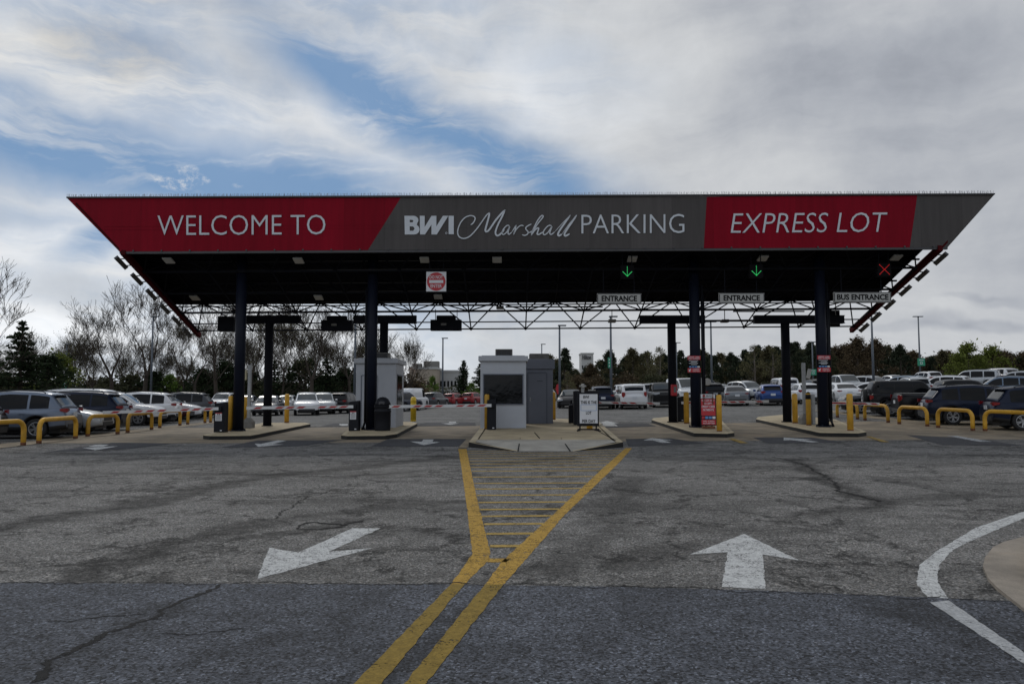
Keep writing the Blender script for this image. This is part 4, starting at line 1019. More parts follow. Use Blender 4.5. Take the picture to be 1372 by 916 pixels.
barrier(467, 480, 536.5, 577, 330.5, 546.5, 544.6, 'black boom cabinet by the left booth with boom towards the leftmost island')
barrier(652.5, 664.5, 534, 575.5, 515, 544.6, 542.9, 'black boom cabinet before the central booth with boom across the exit lane', sticker=False)
barrier(762.5, 772, 541, 566.5, 884, 540.5, 538.3, 'black boom cabinet left of the message board with boom across the first entry lane', sticker=False)
barrier(908.5, 917, 530.5, 565, 1030, 537.5, 539.5, 'black boom cabinet on the second entry island with boom to the right', sticker=False)
barrier(1106, 1114, 531, 564, 1178, 541, 539.5, 'black boom cabinet behind the bus lane column with boom over the bus lane', sticker=False)
# dark machine behind the message board
p = gp(786, 569, IH); t = thing('ticket_machine', 'black ticket machine standing behind the white message board', 'ticket machine', p)
mb = MB(); mb.box((0, .3, .72), (1.05, .5, 1.44), bev=.03); mb.obj('housing', M['cab'], t)
mb = MB(); mb.box((.25, .2, 1.46), (.3, .25, .05), bev=.015); mb.obj('lamp', M['lampw'], t)
# posts with cameras and notices
def post_with(px, py_top, py_base, label, kind):
    p = gp(px, py_base, IH); zt = at(px, py_top, p.y).z - p.z
    t = thing('equipment_post', label, 'post', p, group='grey equipment posts')
    mb = MB(); mb.box((0, 0, zt / 2), (.13, .13, zt), bev=.015); mb.obj('post', M['steel'], t)
    if kind in ('sign', 'sign2'):
        mb = MB(); mb.add([(-.2, -.2, 0), (.2, -.2, 0), (.2, .2, 0), (-.2, .2, 0), (-.2, -.2, .25), (.2, -.2, .25), (.2, .2, .25), (-.2, .2, .25), (-.09, -.09, .42), (.09, -.09, .42), (.09, .09, .42), (-.09, .09, .42)],
                         [(0, 1, 5, 4), (1, 2, 6, 5), (2, 3, 7, 6), (3, 0, 4, 7), (4, 5, 9, 8), (5, 6, 10, 9), (6, 7, 11, 10), (7, 4, 8, 11), (8, 9, 10, 11)], False); mb.obj('footing', M['foot'], t)
    if kind == 'sign': mb = MB(); mb.box((-.24, -.02, zt - .42), (.24, .14, .42), bev=.02); mb.obj('meter_box', M['cream'], t)
    if kind == 'sign2': mb = MB(); mb.box((.22, .0, zt - .45), (.14, .10, .40), rot=Matrix.Rotation(.25, 3, 'Y'), bev=.01); mb.obj('small_sign', M['signg'], t)
    if kind == 'cam':
        mb = MB(); mb.lathe([(.07, -.13), (.085, -.05), (.085, .05), (.07, .13)], 14, (.0, -.1, zt - .1), 'y'); mb.box((.0, -.02, zt - .1), (.3, .06, .08), bev=.02); mb.obj('camera', M['signg'], t)
        mb = MB(); mb.box((0, 0, zt * .68), (.24, .22, .35), bev=.02); mb.obj('junction_box', M['steel'], t)
    if kind == 'mirror':
        mb = MB(); mb.lathe([(.13, -.04), (.16, 0), (.1, .05)], 16, (.22, -.05, zt - .18), 'y'); mb.bar((0, 0, zt - .15), (.22, 0, zt - .15), .03, .03); mb.obj('mirror', M['signg'], t)
post_with(333, 489, 573, 'grey post with cream box behind the leftmost column', 'sign')
post_with(1078.5, 486, 568, 'tall grey post on conical footing left of the bus lane column', 'sign2')
post_with(781, 514, 569, 'grey post with round camera rising above the message board', 'cam')
post_with(941.5, 506, 567, 'grey post with round mirror behind the red sandwich board', 'mirror')
post_with(1090, 528, 568.5, 'short leaning grey post beside the bus lane column', 'plain')
# litter bin
p = gp(512.5, 576.5, IH); t = thing('litter_bin', 'black domed litter bin in front of the left booth', 'litter bin', p); r = .31; hz = 1.28
mb = MB(); mb.lathe([(r * .96, 0), (r * .97, .03), (r, .25), (r, .70), (r * 1.04, .71), (r * 1.04, .76), (r, .77), (r, .88), (r * 1.06, .89), (r * 1.06, .94)], 26); mb.obj('drum', M['cab'], t)
mb = MB(); mb.lathe([(r * 1.05, .942), (r * .9, 1.08), (r * .68, 1.2), (r * .35, 1.27), (.02, hz)], 26); mb.obj('dome_lid', M['cab'], t)
mb = MB(); mb.box((0, -r * .86, 1.05), (.22, .06, .13), bev=.02); mb.obj('flap', M['trim'], t)

# message board and sandwich board
p = gp(788, 577, IH); t = thing('message_board', 'white letter board in black frame reading THIS IS THE LOT PER DAY', 'sign', p); k = p.y / F
W_, z0_, z1_ = 29 * k, 6.5 * k, 51 * k
mb = MB(); mb.box((0, 0, (z0_ + z1_) / 2), (W_, .08, z1_ - z0_), bev=.02); mb.obj('frame', M['cab'], t)
mb = MB(); mb.box((0.02, -.042, (z0_ + z1_) / 2 + .02), (W_ - .14, .012, z1_ - z0_ - .16)); fc = mb.obj('board_face', M['signw'], t)
pw, pz0, pz1 = W_ - .14, z0_ + .10, z1_ - .06; PH = pz1 - pz0
Z = lambda f: pz1 - PH * f
for tx, u0, u1, f0, f1, sh in (('BWI', -.30, .02, .145, .05, .1), ('THIS IS THE', -.45, .45, .335, .23, 0), ('LOT', -.15, .15, .695, .59, 0), ('PER DAY', -.37, .37, .98, .87, 0)):
    mb = MB(); flat_text(mb, tx, .02 + pw * u0, .02 + pw * u1, Z(f0), Z(f1), -.049, shear=sh, weight=.018); mb.obj('lettering', M['signk'], fc)
mb = MB()
for z in (Z(.36), Z(.565)): mb.box((.02, -.050, z), (pw * .86, .006, .012))
for x in (-.43, .43): mb.box((.02 + pw * x, -.050, Z(.4625)), (.012, .006, PH * .205 - .012))
mb.obj('blank_box', M['signblue'], fc)
mb = MB()
for x in (-1, 1):
    mb.bar((x * (W_ / 2 - .10), 0, 0.03), (x * (W_ / 2 - .10), 0, z0_ + .02), .05, .05); mb.bar((x * (W_ / 2 + .02), -.28, .02), (x * (W_ / 2 - .12), .28, .02), .05, .04)
mb.bar((-W_ / 2, -.1, .06), (W_ / 2, -.1, .06), .04, .05); mb.obj('stand', M['cab'], t)
p = gp(950, 574, IH); t = thing('sandwich_board', 'red and white sandwich board about credit card payments by a yellow bollard', 'sign', p, -0.06); k = p.y / F
tilt_ = Matrix.Rotation(-0.10, 3, 'X')
def lean(v): return tilt_ @ Vector(v)
W_, H_ = 19.5 * k, 41 * k; b0 = 5 * k
class LMB(MB):
    def add(s, vs, fs, smooth=None): return MB.add(s, [lean(v) for v in vs], fs, smooth)
mb = LMB(); mb.box((0, .02, b0 + H_ / 2), (W_ + .05, .03, H_ + .05)); mb.obj('frame', M['cab'], t)
mb = LMB(); mb.box((0, 0, b0 + H_ * .93), (W_ - .02, .012, H_ * .14)); mb.obj('header', M['signw'], t)
mb = LMB(); mb.box((0, 0, b0 + H_ * .575), (W_ - .02, .012, H_ * .55)); mb.box((0, 0, b0 + H_ * .085), (W_ - .02, .012, H_ * .16)); mb.obj('red_panel', M['signr'], t)
mb = LMB()
for i, c in enumerate((-.36, -.12, .12, .36)): mb.cur = (0, 1, 1, 2)[i]; mb.box((c * W_, -.002, b0 + H_ * .235), (W_ * .2, .012, H_ * .08))
mb.obj('card_icons', [M['signr'], M['signblue'], M['signw']], t)
mb = LMB(); y_ = -.007
for s_, f0, f1, hw_ in (('THIS LOT ONLY', .76, .82, .44), ('ACCEPTS', .665, .725, .3), ('CREDIT CARD', .555, .63, .44), ('PAYMENTS', .45, .52, .36), ('NO CASH', .10, .14, .36), ('ACCEPTED', .03, .07, .40)):
    mb = LMB(); flat_text(mb, s_, -W_ * hw_, W_ * hw_, b0 + H_ * f0, b0 + H_ * f1, y_, weight=.012); mb.obj('lettering', M['signw'], t)
mb = LMB(); flat_text(mb, 'BWI', -W_ * .1, W_ * .25, b0 + H_ * .92, b0 + H_ * .97, y_, weight=.02); mb.box((0, y_, b0 + H_ * .885), (W_ * .8, .006, .02)); mb.obj('lettering', M['signk'], t)
mb = LMB(); mb.box((-W_ * .27, y_, b0 + H_ * .945), (W_ * .2, .006, H_ * .06)); mb.obj('emblem', M['signr'], t)
mb = MB(); mb.bar((-W_ * .3, .30, 0.0), (-W_ * .3, .0, b0 + H_), .03, .03); mb.bar((W_ * .3, .30, 0.0), (W_ * .3, .0, b0 + H_), .03, .03); mb.box((0, .1, .05), (W_ * .8, .35, .08)); mb.obj('stand', M['rust'], t)
# notices strapped to the columns
for ci, px0, px1, py0, py1, lab in ((2, 921.5, 938.5, 476.5, 498.8, 'red and black card payment notice strapped to the second entry column'), (3, 1095.5, 1112.5, 476, 498.2, 'red and black card payment notice strapped to the bus lane column')):
    Y = FCOL[ci].y - .25; a = at(px0, py1, Y); b = at(px1, py0, Y); w = b.x - a.x; h = b.z - a.z
    t = thing('column_notice', lab, 'sign', ((a.x + b.x) / 2, Y, a.z), group='card payment notices on columns')
    mb = MB(); mb.box((0, .01, h / 2), (w, .02, h)); mb.obj('panel', M['signk'], t)
    mb = MB(); mb.box((0, -.003, h * .88), (w, .01, h * .24)); mb.box((0, -.003, h * .13), (w, .01, h * .26)); mb.obj('red_panel', M['signr'], t)
    for tx, u0, u1, f0, f1 in (('CREDIT CARD', -.42, .42, .89, .96), ('ONLY PAYMENT', -.44, .44, .79, .86), ('CREDIT', -.12, .40, .15, .22), ('CARD ONLY', -.12, .42, .05, .11)):
        mb = MB(); flat_text(mb, tx, w * u0, w * u1, h * f0, h * f1, -.008, weight=.015); mb.obj('lettering', M['signw'], t)
    for i in range(4): mb = MB(); mb.box((-w * .05 + .02 * (i % 2), -.003, h * (.70 - .075 * i)), (w * (.7 - .25 * (i % 2)), .01, .018)); mb.obj('text_line', M['signw'], t)
    mb = MB(); vs, fs = shape_mesh([[(-.42, .05), (-.42, .2), (-.37, .16), (-.28, .22), (-.24, .18), (-.33, .11), (-.27, .06)]])
    mb.add([(v.x * w, -.012 - .004 * v.z, v.y * h) for v in vs], fs, False); mb.obj('arrow', M['signw'], t)
    mb = MB()
    for i, c in enumerate((-.3, -.08, .14, .34)): mb.cur = 1 if i == 3 else 0; mb.box((c * w, -.003, h * .335), (w * .18, .012, h * .09))
    mb.obj('card_icons', [M['signblue'], M['signw']], t)
    mb = MB(); mb.bar((0, .02, h * .3), (0, .07, h * .3), w * .5, .04); mb.bar((0, .02, h * .75), (0, .07, h * .75), w * .5, .04); mb.obj('strap', M['steel'], t)
# fire extinguisher cabinet on a rear column
p = RCOL[2]; a = at(899, 530, p.y - .2); b = at(906.5, 515, p.y - .2)
t = thing('extinguisher_cabinet', 'red fire extinguisher cabinet on the rear column of the second entry island', 'fire extinguisher', ((a.x + b.x) / 2, p.y - .22, a.z)); w = b.x - a.x; h = b.z - a.z
mb = MB(); mb.box((0, 0, h / 2), (w, .18, h), bev=.03); mb.obj('cabinet', M['signr'], t)
mb = MB(); mb.box((.03, -.092, h * .55), (w * .45, .01, h * .5)); mb.obj('window', M['carglass2'], t)

# ------------------------------------------------------------------ hoop rails
def hoop(x, y0, y1, x1=None, h=0.82, r=0.075):
    L = sqrt((y1 - y0) ** 2 + ((x1 or x) - x) ** 2); cr = .28; pts = []
    pts.append((0, -L / 2, -.04)); pts.append((0, -L / 2, .3))
    for k in range(7): a = pi / 2 * k / 6; pts.append((0, -L / 2 + cr - cr * cos(a), h - cr - r + cr * sin(a)))
    for k in range(7): a = pi / 2 * k / 6; pts.append((0, L / 2 - cr + cr * sin(a), h - cr - r + cr * cos(a)))
    pts.append((0, L / 2, .3)); pts.append((0, L / 2, -.04))
    return pts
hl = [((-22, 592), (31, 595.5), 'yellow hoop rail cut by the left edge of the photo'), ((52, 594), (101, 587.5), 'yellow hoop rail before the rear wheel of the grey blue SUV'), ((117.5, 584.5), (157.5, 581.5), 'yellow hoop rail before the silver car, third from the left edge'),
      ((171, 579.5), (203, 575.5), 'yellow hoop rail before the black SUV left of the booths'), ((214, 573.2), (241, 570), 'yellow hoop rail just left of the leftmost boom cabinet'), ((251.5, 568.5), (274.5, 566.5), 'yellow hoop rail behind the leftmost boom'), ((282, 566), (301, 563.5), 'yellow hoop rail half behind the leftmost boom cabinet')]
hr = [((1320, 577.5), (1388, 582), 'yellow hoop rail cut by the right edge of the photo'), ((1257, 572.8), (1303.5, 577), 'yellow hoop rail with rusted foot before the navy SUV wheel'), ((1205, 568), (1242.5, 571), 'yellow hoop rail behind the black pickup'), ((1159, 563), (1190, 566), 'yellow hoop rail just right of the bus lane island'), ((1122, 559), (1149, 561.5), 'yellow hoop rail farthest back beside the bus lane column')]
HOOPS = []
for lst in (hl, hr):
    for a, b, lab in lst:
        A = gp(*a); B = gp(*b)
        if lst is hl and a[0] < 0: B = gp(31, 596.5); A = B + Vector((-0.25, -2.0, 0))
        d = B - A; t = thing('hoop_rail', lab, 'hoop rail', group='yellow hoop rails along the lanes'); c = (A + B) / 2
        rz = atan2(d.y, d.x) - pi / 2; L = Vector((d.x, d.y)).length
        mb = MB(); mb.tube(hoop(0, 0, L), 0.075, 14); lay(t, c.x, c.y, rz); mb.obj('rail', M['bollard'], t)
        for s_ in (-1, 1): mb = MB(); mb.lathe([(.0785, -.02), (.0785, .07), (.077, .09)], 14, (0, s_ * L / 2, 0)); mb.obj('rusted_foot', M['rust'], t)
        HOOPS.append(t)

# ------------------------------------------------------------------ cars
def interp(cp, x):
    if x <= cp[0][0]: return cp[0][1]
    for (a, za), (b, zb) in zip(cp, cp[1:]):
        if x <= b: return za + (zb - za) * (x - a) / (b - a)
    return cp[-1][1]
def smoothed(cp, x, r=.09): return sum(interp(cp, x + r * k / 3) for k in range(-3, 4)) / 7
STY = {
 'crossover': dict(L=4.6, W=1.85, belt=[(-2.3, .72), (-2.24, .98), (-2.05, 1.05), (-.9, 1.02), (.75, .98), (1.1, 1.02), (1.75, .97), (2.1, .86), (2.26, .72), (2.3, .6)],
    roof=[(-2.12, 1.08), (-1.80, 1.50), (-1.72, 1.585), (-1.2, 1.64), (-.4, 1.67), (.3, 1.60), (.55, 1.5), (1.18, 1.04)], wb=(-1.36, 1.32), R=.355, win=[(.98, -.02), (-.10, -1.02), (-1.10, -1.72)], clad=True, rails=True, tl=(.86, 1.08), sp=True),
 'boxy': dict(L=4.95, W=1.97, belt=[(-2.47, .75), (-2.43, 1.02), (-2.3, 1.12), (.8, 1.08), (1.2, 1.12), (2.1, 1.06), (2.38, .95), (2.47, .7)],
    roof=[(-2.36, 1.16), (-2.18, 1.62), (-2.1, 1.72), (-1.7, 1.78), (-.3, 1.80), (.5, 1.74), (.72, 1.64), (1.25, 1.14)], wb=(-1.47, 1.45), R=.38, win=[(1.05, .02), (-.07, -1.05), (-1.14, -2.0)], clad=True, rails=True, tl=(.85, 1.25), sp=True),
 'sedan': dict(L=4.8, W=1.83, belt=[(-2.4, .65), (-2.34, .92), (-2.2, 1.02), (-1.6, 1.04), (-.9, .98), (.9, .93), (1.2, .95), (1.9, .84), (2.25, .70), (2.4, .55)],
    roof=[(-1.85, 1.04), (-1.05, 1.34), (-.75, 1.41), (-.2, 1.45), (.3, 1.42), (.6, 1.33), (1.32, .96)], wb=(-1.38, 1.40), R=.335, win=[(1.02, .02), (-.06, -1.15)], clad=False, rails=False, tl=(.80, .96), sp=False),
 'hatch': dict(L=4.35, W=1.78, belt=[(-2.17, .68), (-2.12, .95), (-1.9, 1.0), (-.9, .98), (.8, .94), (1.1, .97), (1.75, .88), (2.05, .75), (2.17, .58)],
    roof=[(-2.0, 1.02), (-1.62, 1.38), (-1.5, 1.45), (-.9, 1.49), (-.2, 1.50), (.35, 1.44), (.6, 1.34), (1.22, .99)], wb=(-1.28, 1.30), R=.33, win=[(.98, .0), (-.08, -.95), (-1.02, -1.5)], clad=False, rails=False, tl=(.82, 1.08), sp=True),
 'pickup': dict(L=5.5, W=1.98, belt=[(-2.75, .85), (-2.72, 1.18), (-2.6, 1.2), (-.95, 1.2), (.9, 1.15), (1.3, 1.2), (2.3, 1.14), (2.65, 1.0), (2.75, .75)],
    roof=[(-1.0, 1.24), (-.86, 1.68), (-.78, 1.80), (-.4, 1.86), (.5, 1.85), (.72, 1.76), (1.3, 1.22)], wb=(-1.72, 1.72), R=.40, win=[(1.08, .18), (.08, -.78)], clad=True, rails=False, tl=(.85, 1.18), sp=False),
 'jeep': dict(L=4.35, W=1.88, belt=[(-2.17, .85), (-2.15, 1.15), (-2.05, 1.19), (.45, 1.17), (.75, 1.2), (1.85, 1.14), (2.1, 1.08), (2.17, .8)],
    roof=[(-2.11, 1.22), (-2.04, 1.70), (-1.98, 1.78), (-1.7, 1.82), (.2, 1.82), (.38, 1.76), (.82, 1.22)], wb=(-1.30, 1.30), R=.41, win=[(.60, -.12), (-.20, -1.0), (-1.08, -1.86)], clad=True, rails=False, tl=(.85, 1.1), sp=False, spare=True),
 'van': dict(L=5.3, W=2.0, belt=[(-2.65, .8), (-2.63, 1.1), (-2.55, 1.2), (1.1, 1.18), (1.7, 1.2), (2.3, 1.08), (2.55, .92), (2.65, .7)],
    roof=[(-2.6, 1.24), (-2.54, 1.9), (-2.45, 2.02), (-2.0, 2.08), (.8, 2.08), (1.15, 1.96), (1.85, 1.22)], wb=(-1.6, 1.65), R=.36, win=[(1.45, .5)], clad=True, rails=False, tl=(1.0, 1.5), sp=False),
}
def build_style(key):
    s = STY[key]; L, W = s['L'], s['W']; hl_ = L / 2; bR = s['R']; out = {}
    def zb(x): return smoothed(s['belt'], x, .07)
    def zr(x): return smoothed(s['roof'], x, .10)
    def hw(x):
        e = max(0, (abs(x) - (hl_ - .62)) / .62); return W / 2 * (1 - .17 * e ** 2.4)
    sill = .26 if not s['clad'] else .30
    def zl(x):
        z = sill + .10 * max(0, (abs(x) - (hl_ - .55)) / .55) ** 1.5
        for c in s['wb']:
            dx = abs(x - c); ra = bR + .075
            if dx < ra: z = max(z, bR + sqrt(ra * ra - dx * dx))
        return min(z, zb(x) - .08)
    X = sorted(set([round(-hl_ + L * i / 64, 4) for i in range(65)] + [round(c + (bR + .075) * q, 4) for c in s['wb'] for q in (-1, -.92, -.7, -.4, 0, .4, .7, .92, 1)]))
    mb = MB(); rows = []; nj = 9
    for x in X:
        w = hw(x); b = zb(x); l_ = zl(x); mz = l_ + (b - l_) * .55
        crown = .035 if True else 0
        rows.append([(x, w - .10, l_), (x, w - .012, l_ + .015), (x, w + .0, l_ + (b - l_) * .18), (x, w + .012, mz), (x, w - .005, b - .11), (x, w - .035, b - .03), (x, w - .085, b), (x, w * .5, b + crown * .8), (x, 0, b + crown)])
    full = [r + [(p[0], -p[1], p[2]) for p in r[-2::-1]] for r in rows]; nf = len(full[0])
    mb.v = [p for r in full for p in r]
    for i in range(len(full) - 1):
        for j in range(nf - 1):
            jj = j if j < nf // 2 else nf - 2 - j
            mb.f.append((i * nf + j, (i + 1) * nf + j, (i + 1) * nf + j + 1, i * nf + j + 1)); mb.m.append(1 if (s['clad'] and jj <= 1) else 0); mb.sm.append(True)
    for base in (0, (len(full) - 1) * nf):
        mb.f.append(tuple(base + j for j in range(nf))); mb.m.append(0); mb.sm.append(False)
    # greenhouse shell
    xa, xd = s['roof'][-1][0], s['roof'][0][0]; topz = max(z for _, z in s['roof'])
    def hwz(x, z):
        b = zb(x); f = max(0, (z - b) / (topz - 1.0)); e = max(0, (x - .2) / 1.1); e2 = max(0, (-x - hl_ + .9) / .9)
        return hw(x) - .085 - (.17 if key not in ('jeep', 'van', 'boxy') else .10) * f - .05 * e * e - .05 * e2 * e2
    XS = [xd + (xa - xd) * i / 44 for i in range(45)]; gr = []
    for x in XS:
        z = max(zr(x), zb(x) + .01); b = zb(x) - .03; h1 = hwz(x, z)
        gr.append([(x, hwz(x, b) + .01, b), (x, (hwz(x, b) + h1) / 2 + .018, (b + z) / 2), (x, h1, z - .055 * min(1, (z - b) / .3)), (x, h1 - .06, z - .008), (x, h1 * .5, z + .016), (x, 0, z + .024)])
    full = [r + [(p[0], -p[1], p[2]) for p in r[-2::-1]] for r in gr]; nf = len(full[0]); o = len(mb.v)
    mb.v += [p for r in full for p in r]
    for i in range(len(full) - 1):
        for j in range(nf - 1): mb.f.append((o + i * nf + j, o + (i + 1) * nf + j, o + (i + 1) * nf + j + 1, o + i * nf + j + 1)); mb.m.append(0); mb.sm.append(True)
    for base in (o, o + (len(full) - 1) * nf): mb.f.append(tuple(base + j for j in range(nf))); mb.m.append(0); mb.sm.append(False)
    if s['sp']:                                            # roof spoiler over the tailgate
        xr = s['roof'][1][0]; zz = zr(xr + .12); ww = hwz(xr, zz) - .04
        mb.cur = 0; mb.add([(xr + .25, -ww, zz - .01), (xr + .25, ww, zz - .01), (xr - .10, ww * .96, zz - .02), (xr - .10, -ww * .96, zz - .02), (xr + .25, -ww, zz - .06), (xr + .25, ww, zz - .06), (xr - .10, ww * .96, zz - .055), (xr - .10, -ww * .96, zz - .055)],
               [(0, 1, 2, 3), (7, 6, 5, 4), (0, 4, 5, 1), (1, 5, 6, 2), (2, 6, 7, 3), (3, 7, 4, 0)], False)
    if s['rails']:
        mb.cur = 1
        for sg in (-1, 1):
            pts = [(x, sg * (hwz(x, zr(x)) - .09), zr(x) + .045) for x in (-1.45, -1.0, -.5, 0, .2)]; pts = [(pts[0][0] - .08, pts[0][1], zr(-1.5) - .0)] + pts + [(.3, pts[-1][1], zr(.3))]; mb.tube(pts, .018, 6)
    if key == 'pickup':
        mb.cur = 1; mb.box((-1.82, 0, 1.235), (1.6, W - .34, .012))
    mb.cur = 1; mb.box((0, 0, .33), (L - .5, W - .56, .30))       # dark floor pan
    out['body'] = mb
    # glazing just proud of the shell
    def pane(xs_, lat, off):
        m_ = MB(); vs = []
        for x in xs_:
            z = zr(x); e = .02; sl = (zr(x + e) - zr(x - e)) / (2 * e); nx, nz = -sl / sqrt(1 + sl * sl), 1 / sqrt(1 + sl * sl)
            h1 = hwz(x, z) - lat
            for q in (-1, -.5, 0, .5, 1): vs.append((x + nx * off, h1 * q, z + (.024 - .012 * q * q if abs(q) < .9 else .002) + nz * off))
        m_.add(vs, [(i * 5 + j, i * 5 + j + 1, i * 5 + j + 6, i * 5 + j + 5) for i in range(len(xs_) - 1) for j in range(4)], True); return m_
    xt = s['roof'][-2][0]; x2 = s['roof'][-3][0]
    a0, a1 = xa - .07, (xt + x2) / 2 + .02; out['windshield'] = pane([a0 + (a1 - a0) * i / 8 for i in range(9)], .09, .008)
    a0 = xd + .05; a1 = s['roof'][1][0] - (.02 if s['roof'][1][0] - xd < .5 else .0)
    if key != 'pickup' or True: out['rear_window'] = pane([a0 + (a1 - a0) * i / 8 for i in range(9)], .12, .008)
    sw = []
    for sg in (1, -1):
        for (p, q) in s['win']:
            m_ = MB(); vs = []; n_ = 10; ok = 0
            for i in range(n_ + 1):
                x = p + (q - p) * i / n_; b = zb(x) + .03; tz = max(zr(x) - .10, b + .012)
                for k in range(4):
                    z = b + (tz - b) * k / 3; zz0 = zb(x) - .03; z1 = max(zr(x), zb(x) + .01); h1 = hwz(x, z1); h0 = hwz(x, zz0) + .01; hm = (hwz(x, zz0) + h1) / 2 + .018; zm = (zz0 + z1) / 2; zt = z1 - .055 * min(1, (z1 - zz0) / .3)
                    y = h0 + (hm - h0) * (z - zz0) / (zm - zz0) if z < zm else hm + (h1 - hm) * (z - zm) / max(.01, zt - zm)
                    vs.append((x, sg * (y + .007), z))
            m_.add(vs, [(i * 4 + k, i * 4 + k + 1, i * 4 + k + 5, i * 4 + k + 4) for i in range(n_) for k in range(3)], True); sw.append(m_)
    out['side_window'] = sw
    # lamps
    tz0, tz1 = s['tl']; tl = []; hd = []
    def wrap(x_end, sg, z0, z1, side, back, dirx):
        m_ = MB(); pts = []
        for k in range(5): x = x_end - dirx * side * (1 - k / 4); pts.append((x, hw(x) + .010 - .005 * 0))
        for k in range(1, 5): pts.append((x_end + dirx * .014, hw(x_end) - back * k / 4 + .004))
        vs = []
        for i, (x, y) in enumerate(pts):
            f = abs(i - 4) / 4 * .25; zz0 = z0 + (z1 - z0) * f * 1.6; zz1 = z1 - (z1 - z0) * f * .5
            vs += [(x, sg * y, zz0), (x, sg * y, zz1)]
        m_.add(vs, [(2 * i, 2 * i + 2, 2 * i + 3, 2 * i + 1) for i in range(len(pts) - 1)], True); return m_
    for sg in (1, -1):
        if key in ('boxy', 'pickup', 'van', 'jeep'): tl.append(wrap(-hl_, sg, tz0, tz1, .14, .16, -1))
        else: tl.append(wrap(-hl_, sg, tz0 + .06, tz1 - .01, .20, .22, -1))
        z0 = s['belt'][-2][1]; hd.append(wrap(hl_, sg, z0 - .12, z0 + .05, .38, .36, 1))
    out['tail_light'] = tl; out['headlight'] = hd
    m_ = MB(); m_.box((-hl_ - .012, 0, tz0 - .02), (.02, .33, .16)); out['number_plate'] = m_
    m_ = MB(); m_.box((hl_ + .004, 0, s['belt'][-2][1] - .12), (.03, W * .5, .14), bev=.01); out['grille'] = m_; m_ = MB(); m_.box((hl_ + .004, 0, .40), (.03, W * .62, .16), bev=.01); out['lower_grille'] = m_; m_ = MB(); m_.box((-hl_ - .004, 0, .42), (.03, W * .70, .18), bev=.01); out['rear_bumper'] = m_
    mi = []
    for sg in (1, -1):
        m_ = MB(); xm = xa - .28; m_.box((xm, sg * (hw(xm) + .07), zb(xm) + .09), (.13, .20, .15), bev=.035); mi.append(m_)
    out['mirror'] = mi
    m_ = MB()
    for sg in (1, -1):
        for x in (s['win'][0][1] + .12, (s['win'][1][1] + .12) if len(s['win']) > 1 else -.8): m_.box((x, sg * (hw(x) + .014), zb(x) - .14), (.2, .03, .03), bev=.008)
    out['door_handle'] = m_
    # wheels, axle along y, centred on the hub; outer face +y
    m_ = MB(); m_.lathe([(bR * .62, -.11), (bR * .93, -.11), (bR, -.08), (bR, .08), (bR * .93, .11), (bR * .66, .112), (bR * .64, .09)], 28, (0, 0, 0), 'y'); out['wheel'] = m_
    m_ = MB(); m_.cur = 1; m_.lathe([(bR * .63, .03), (bR * .63, .05)], 24, (0, 0, 0), 'y'); m_.cur = 0
    for k in range(24):
        pass
    m_.lathe([(bR * .66, .085), (bR * .66, .112), (bR * .60, .114), (bR * .58, .08)], 28, (0, 0, 0), 'y'); m_.f = m_.f[:-2] if False else m_.f
    for k in range(10):
        a = 2 * pi * k / 10 + (.14 if k % 2 else -.14); m_.bar((.05 * cos(a), .09, .05 * sin(a)), (bR * .61 * cos(a), .10, bR * .61 * sin(a)), .034, .03, up=(0, 1, 0))
    m_.lathe([(.06, .07), (.055, .118)], 12, (0, 0, 0), 'y'); out['rim'] = m_
    return out
def rim_fix(mb):                                           # drop the rim ring's end caps so the spokes show
    keep = [i for i, f in enumerate(mb.f) if not (len(f) == 28)]
    mb.f = [mb.f[i] for i in keep]; mb.m = [mb.m[i] for i in keep]; mb.sm = [mb.sm[i] for i in keep]
PAINT = {k: mat('car_paint_' + k, c, .36, met, coat=.08 if k in ('black', 'navy', 'maroon') else .3, spec=.2 if k in ('black', 'navy', 'maroon') else .3) for k, c, met in (
    ('white', (.62, .63, .65), 0), ('silver', (.38, .40, .42), .45), ('grey', (.15, .16, .175), .4), ('bluegrey', (.135, .165, .22), .4), ('black', (.006, .006, .008), 0), ('navy', (.009, .014, .033), .2),
    ('maroon', (.045, .010, .014), .2), ('red', (.25, .018, .022), .1), ('blue', (.018, .055, .20), .3), ('darkgrey', (.045, .048, .055), .3), ('steelblue', (.10, .14, .20), .4), ('lightblue', (.22, .27, .33), .4))}
STYLE_MESH = {}
def style_mesh(key):
    if key in STYLE_MESH: return STYLE_MESH[key]
    d = build_style(key); rim_fix(d['rim']); r = {}
    mt = dict(body=[PAINT['white'], M['plastic']], windshield=M['carglass2'], rear_window=M['carglass'], side_window=M['carglass'], tail_light=M['tail'], headlight=M['head'], number_plate=M['plate'], grille=M['plastic'], lower_grille=M['plastic'], rear_bumper=M['plastic'], mirror=PAINT['white'], door_handle=PAINT['white'], wheel=M['tyre'], rim=[M['rim'], M['rimdark']])
    for k, v in d.items(): r[k] = [q.mesh(k, mt[k]) for q in v] if isinstance(v, list) else v.mesh(k, mt[k])
    STYLE_MESH[key] = r; return r
CAR_NAME = dict(crossover='crossover_car', boxy='suv_car', sedan='sedan_car', hatch='hatchback_car', pickup='pickup_truck', jeep='off_roader', van='van')
CAR_CAT = dict(crossover='car', boxy='car', sedan='car', hatch='car', pickup='pickup truck', jeep='car', van='van')
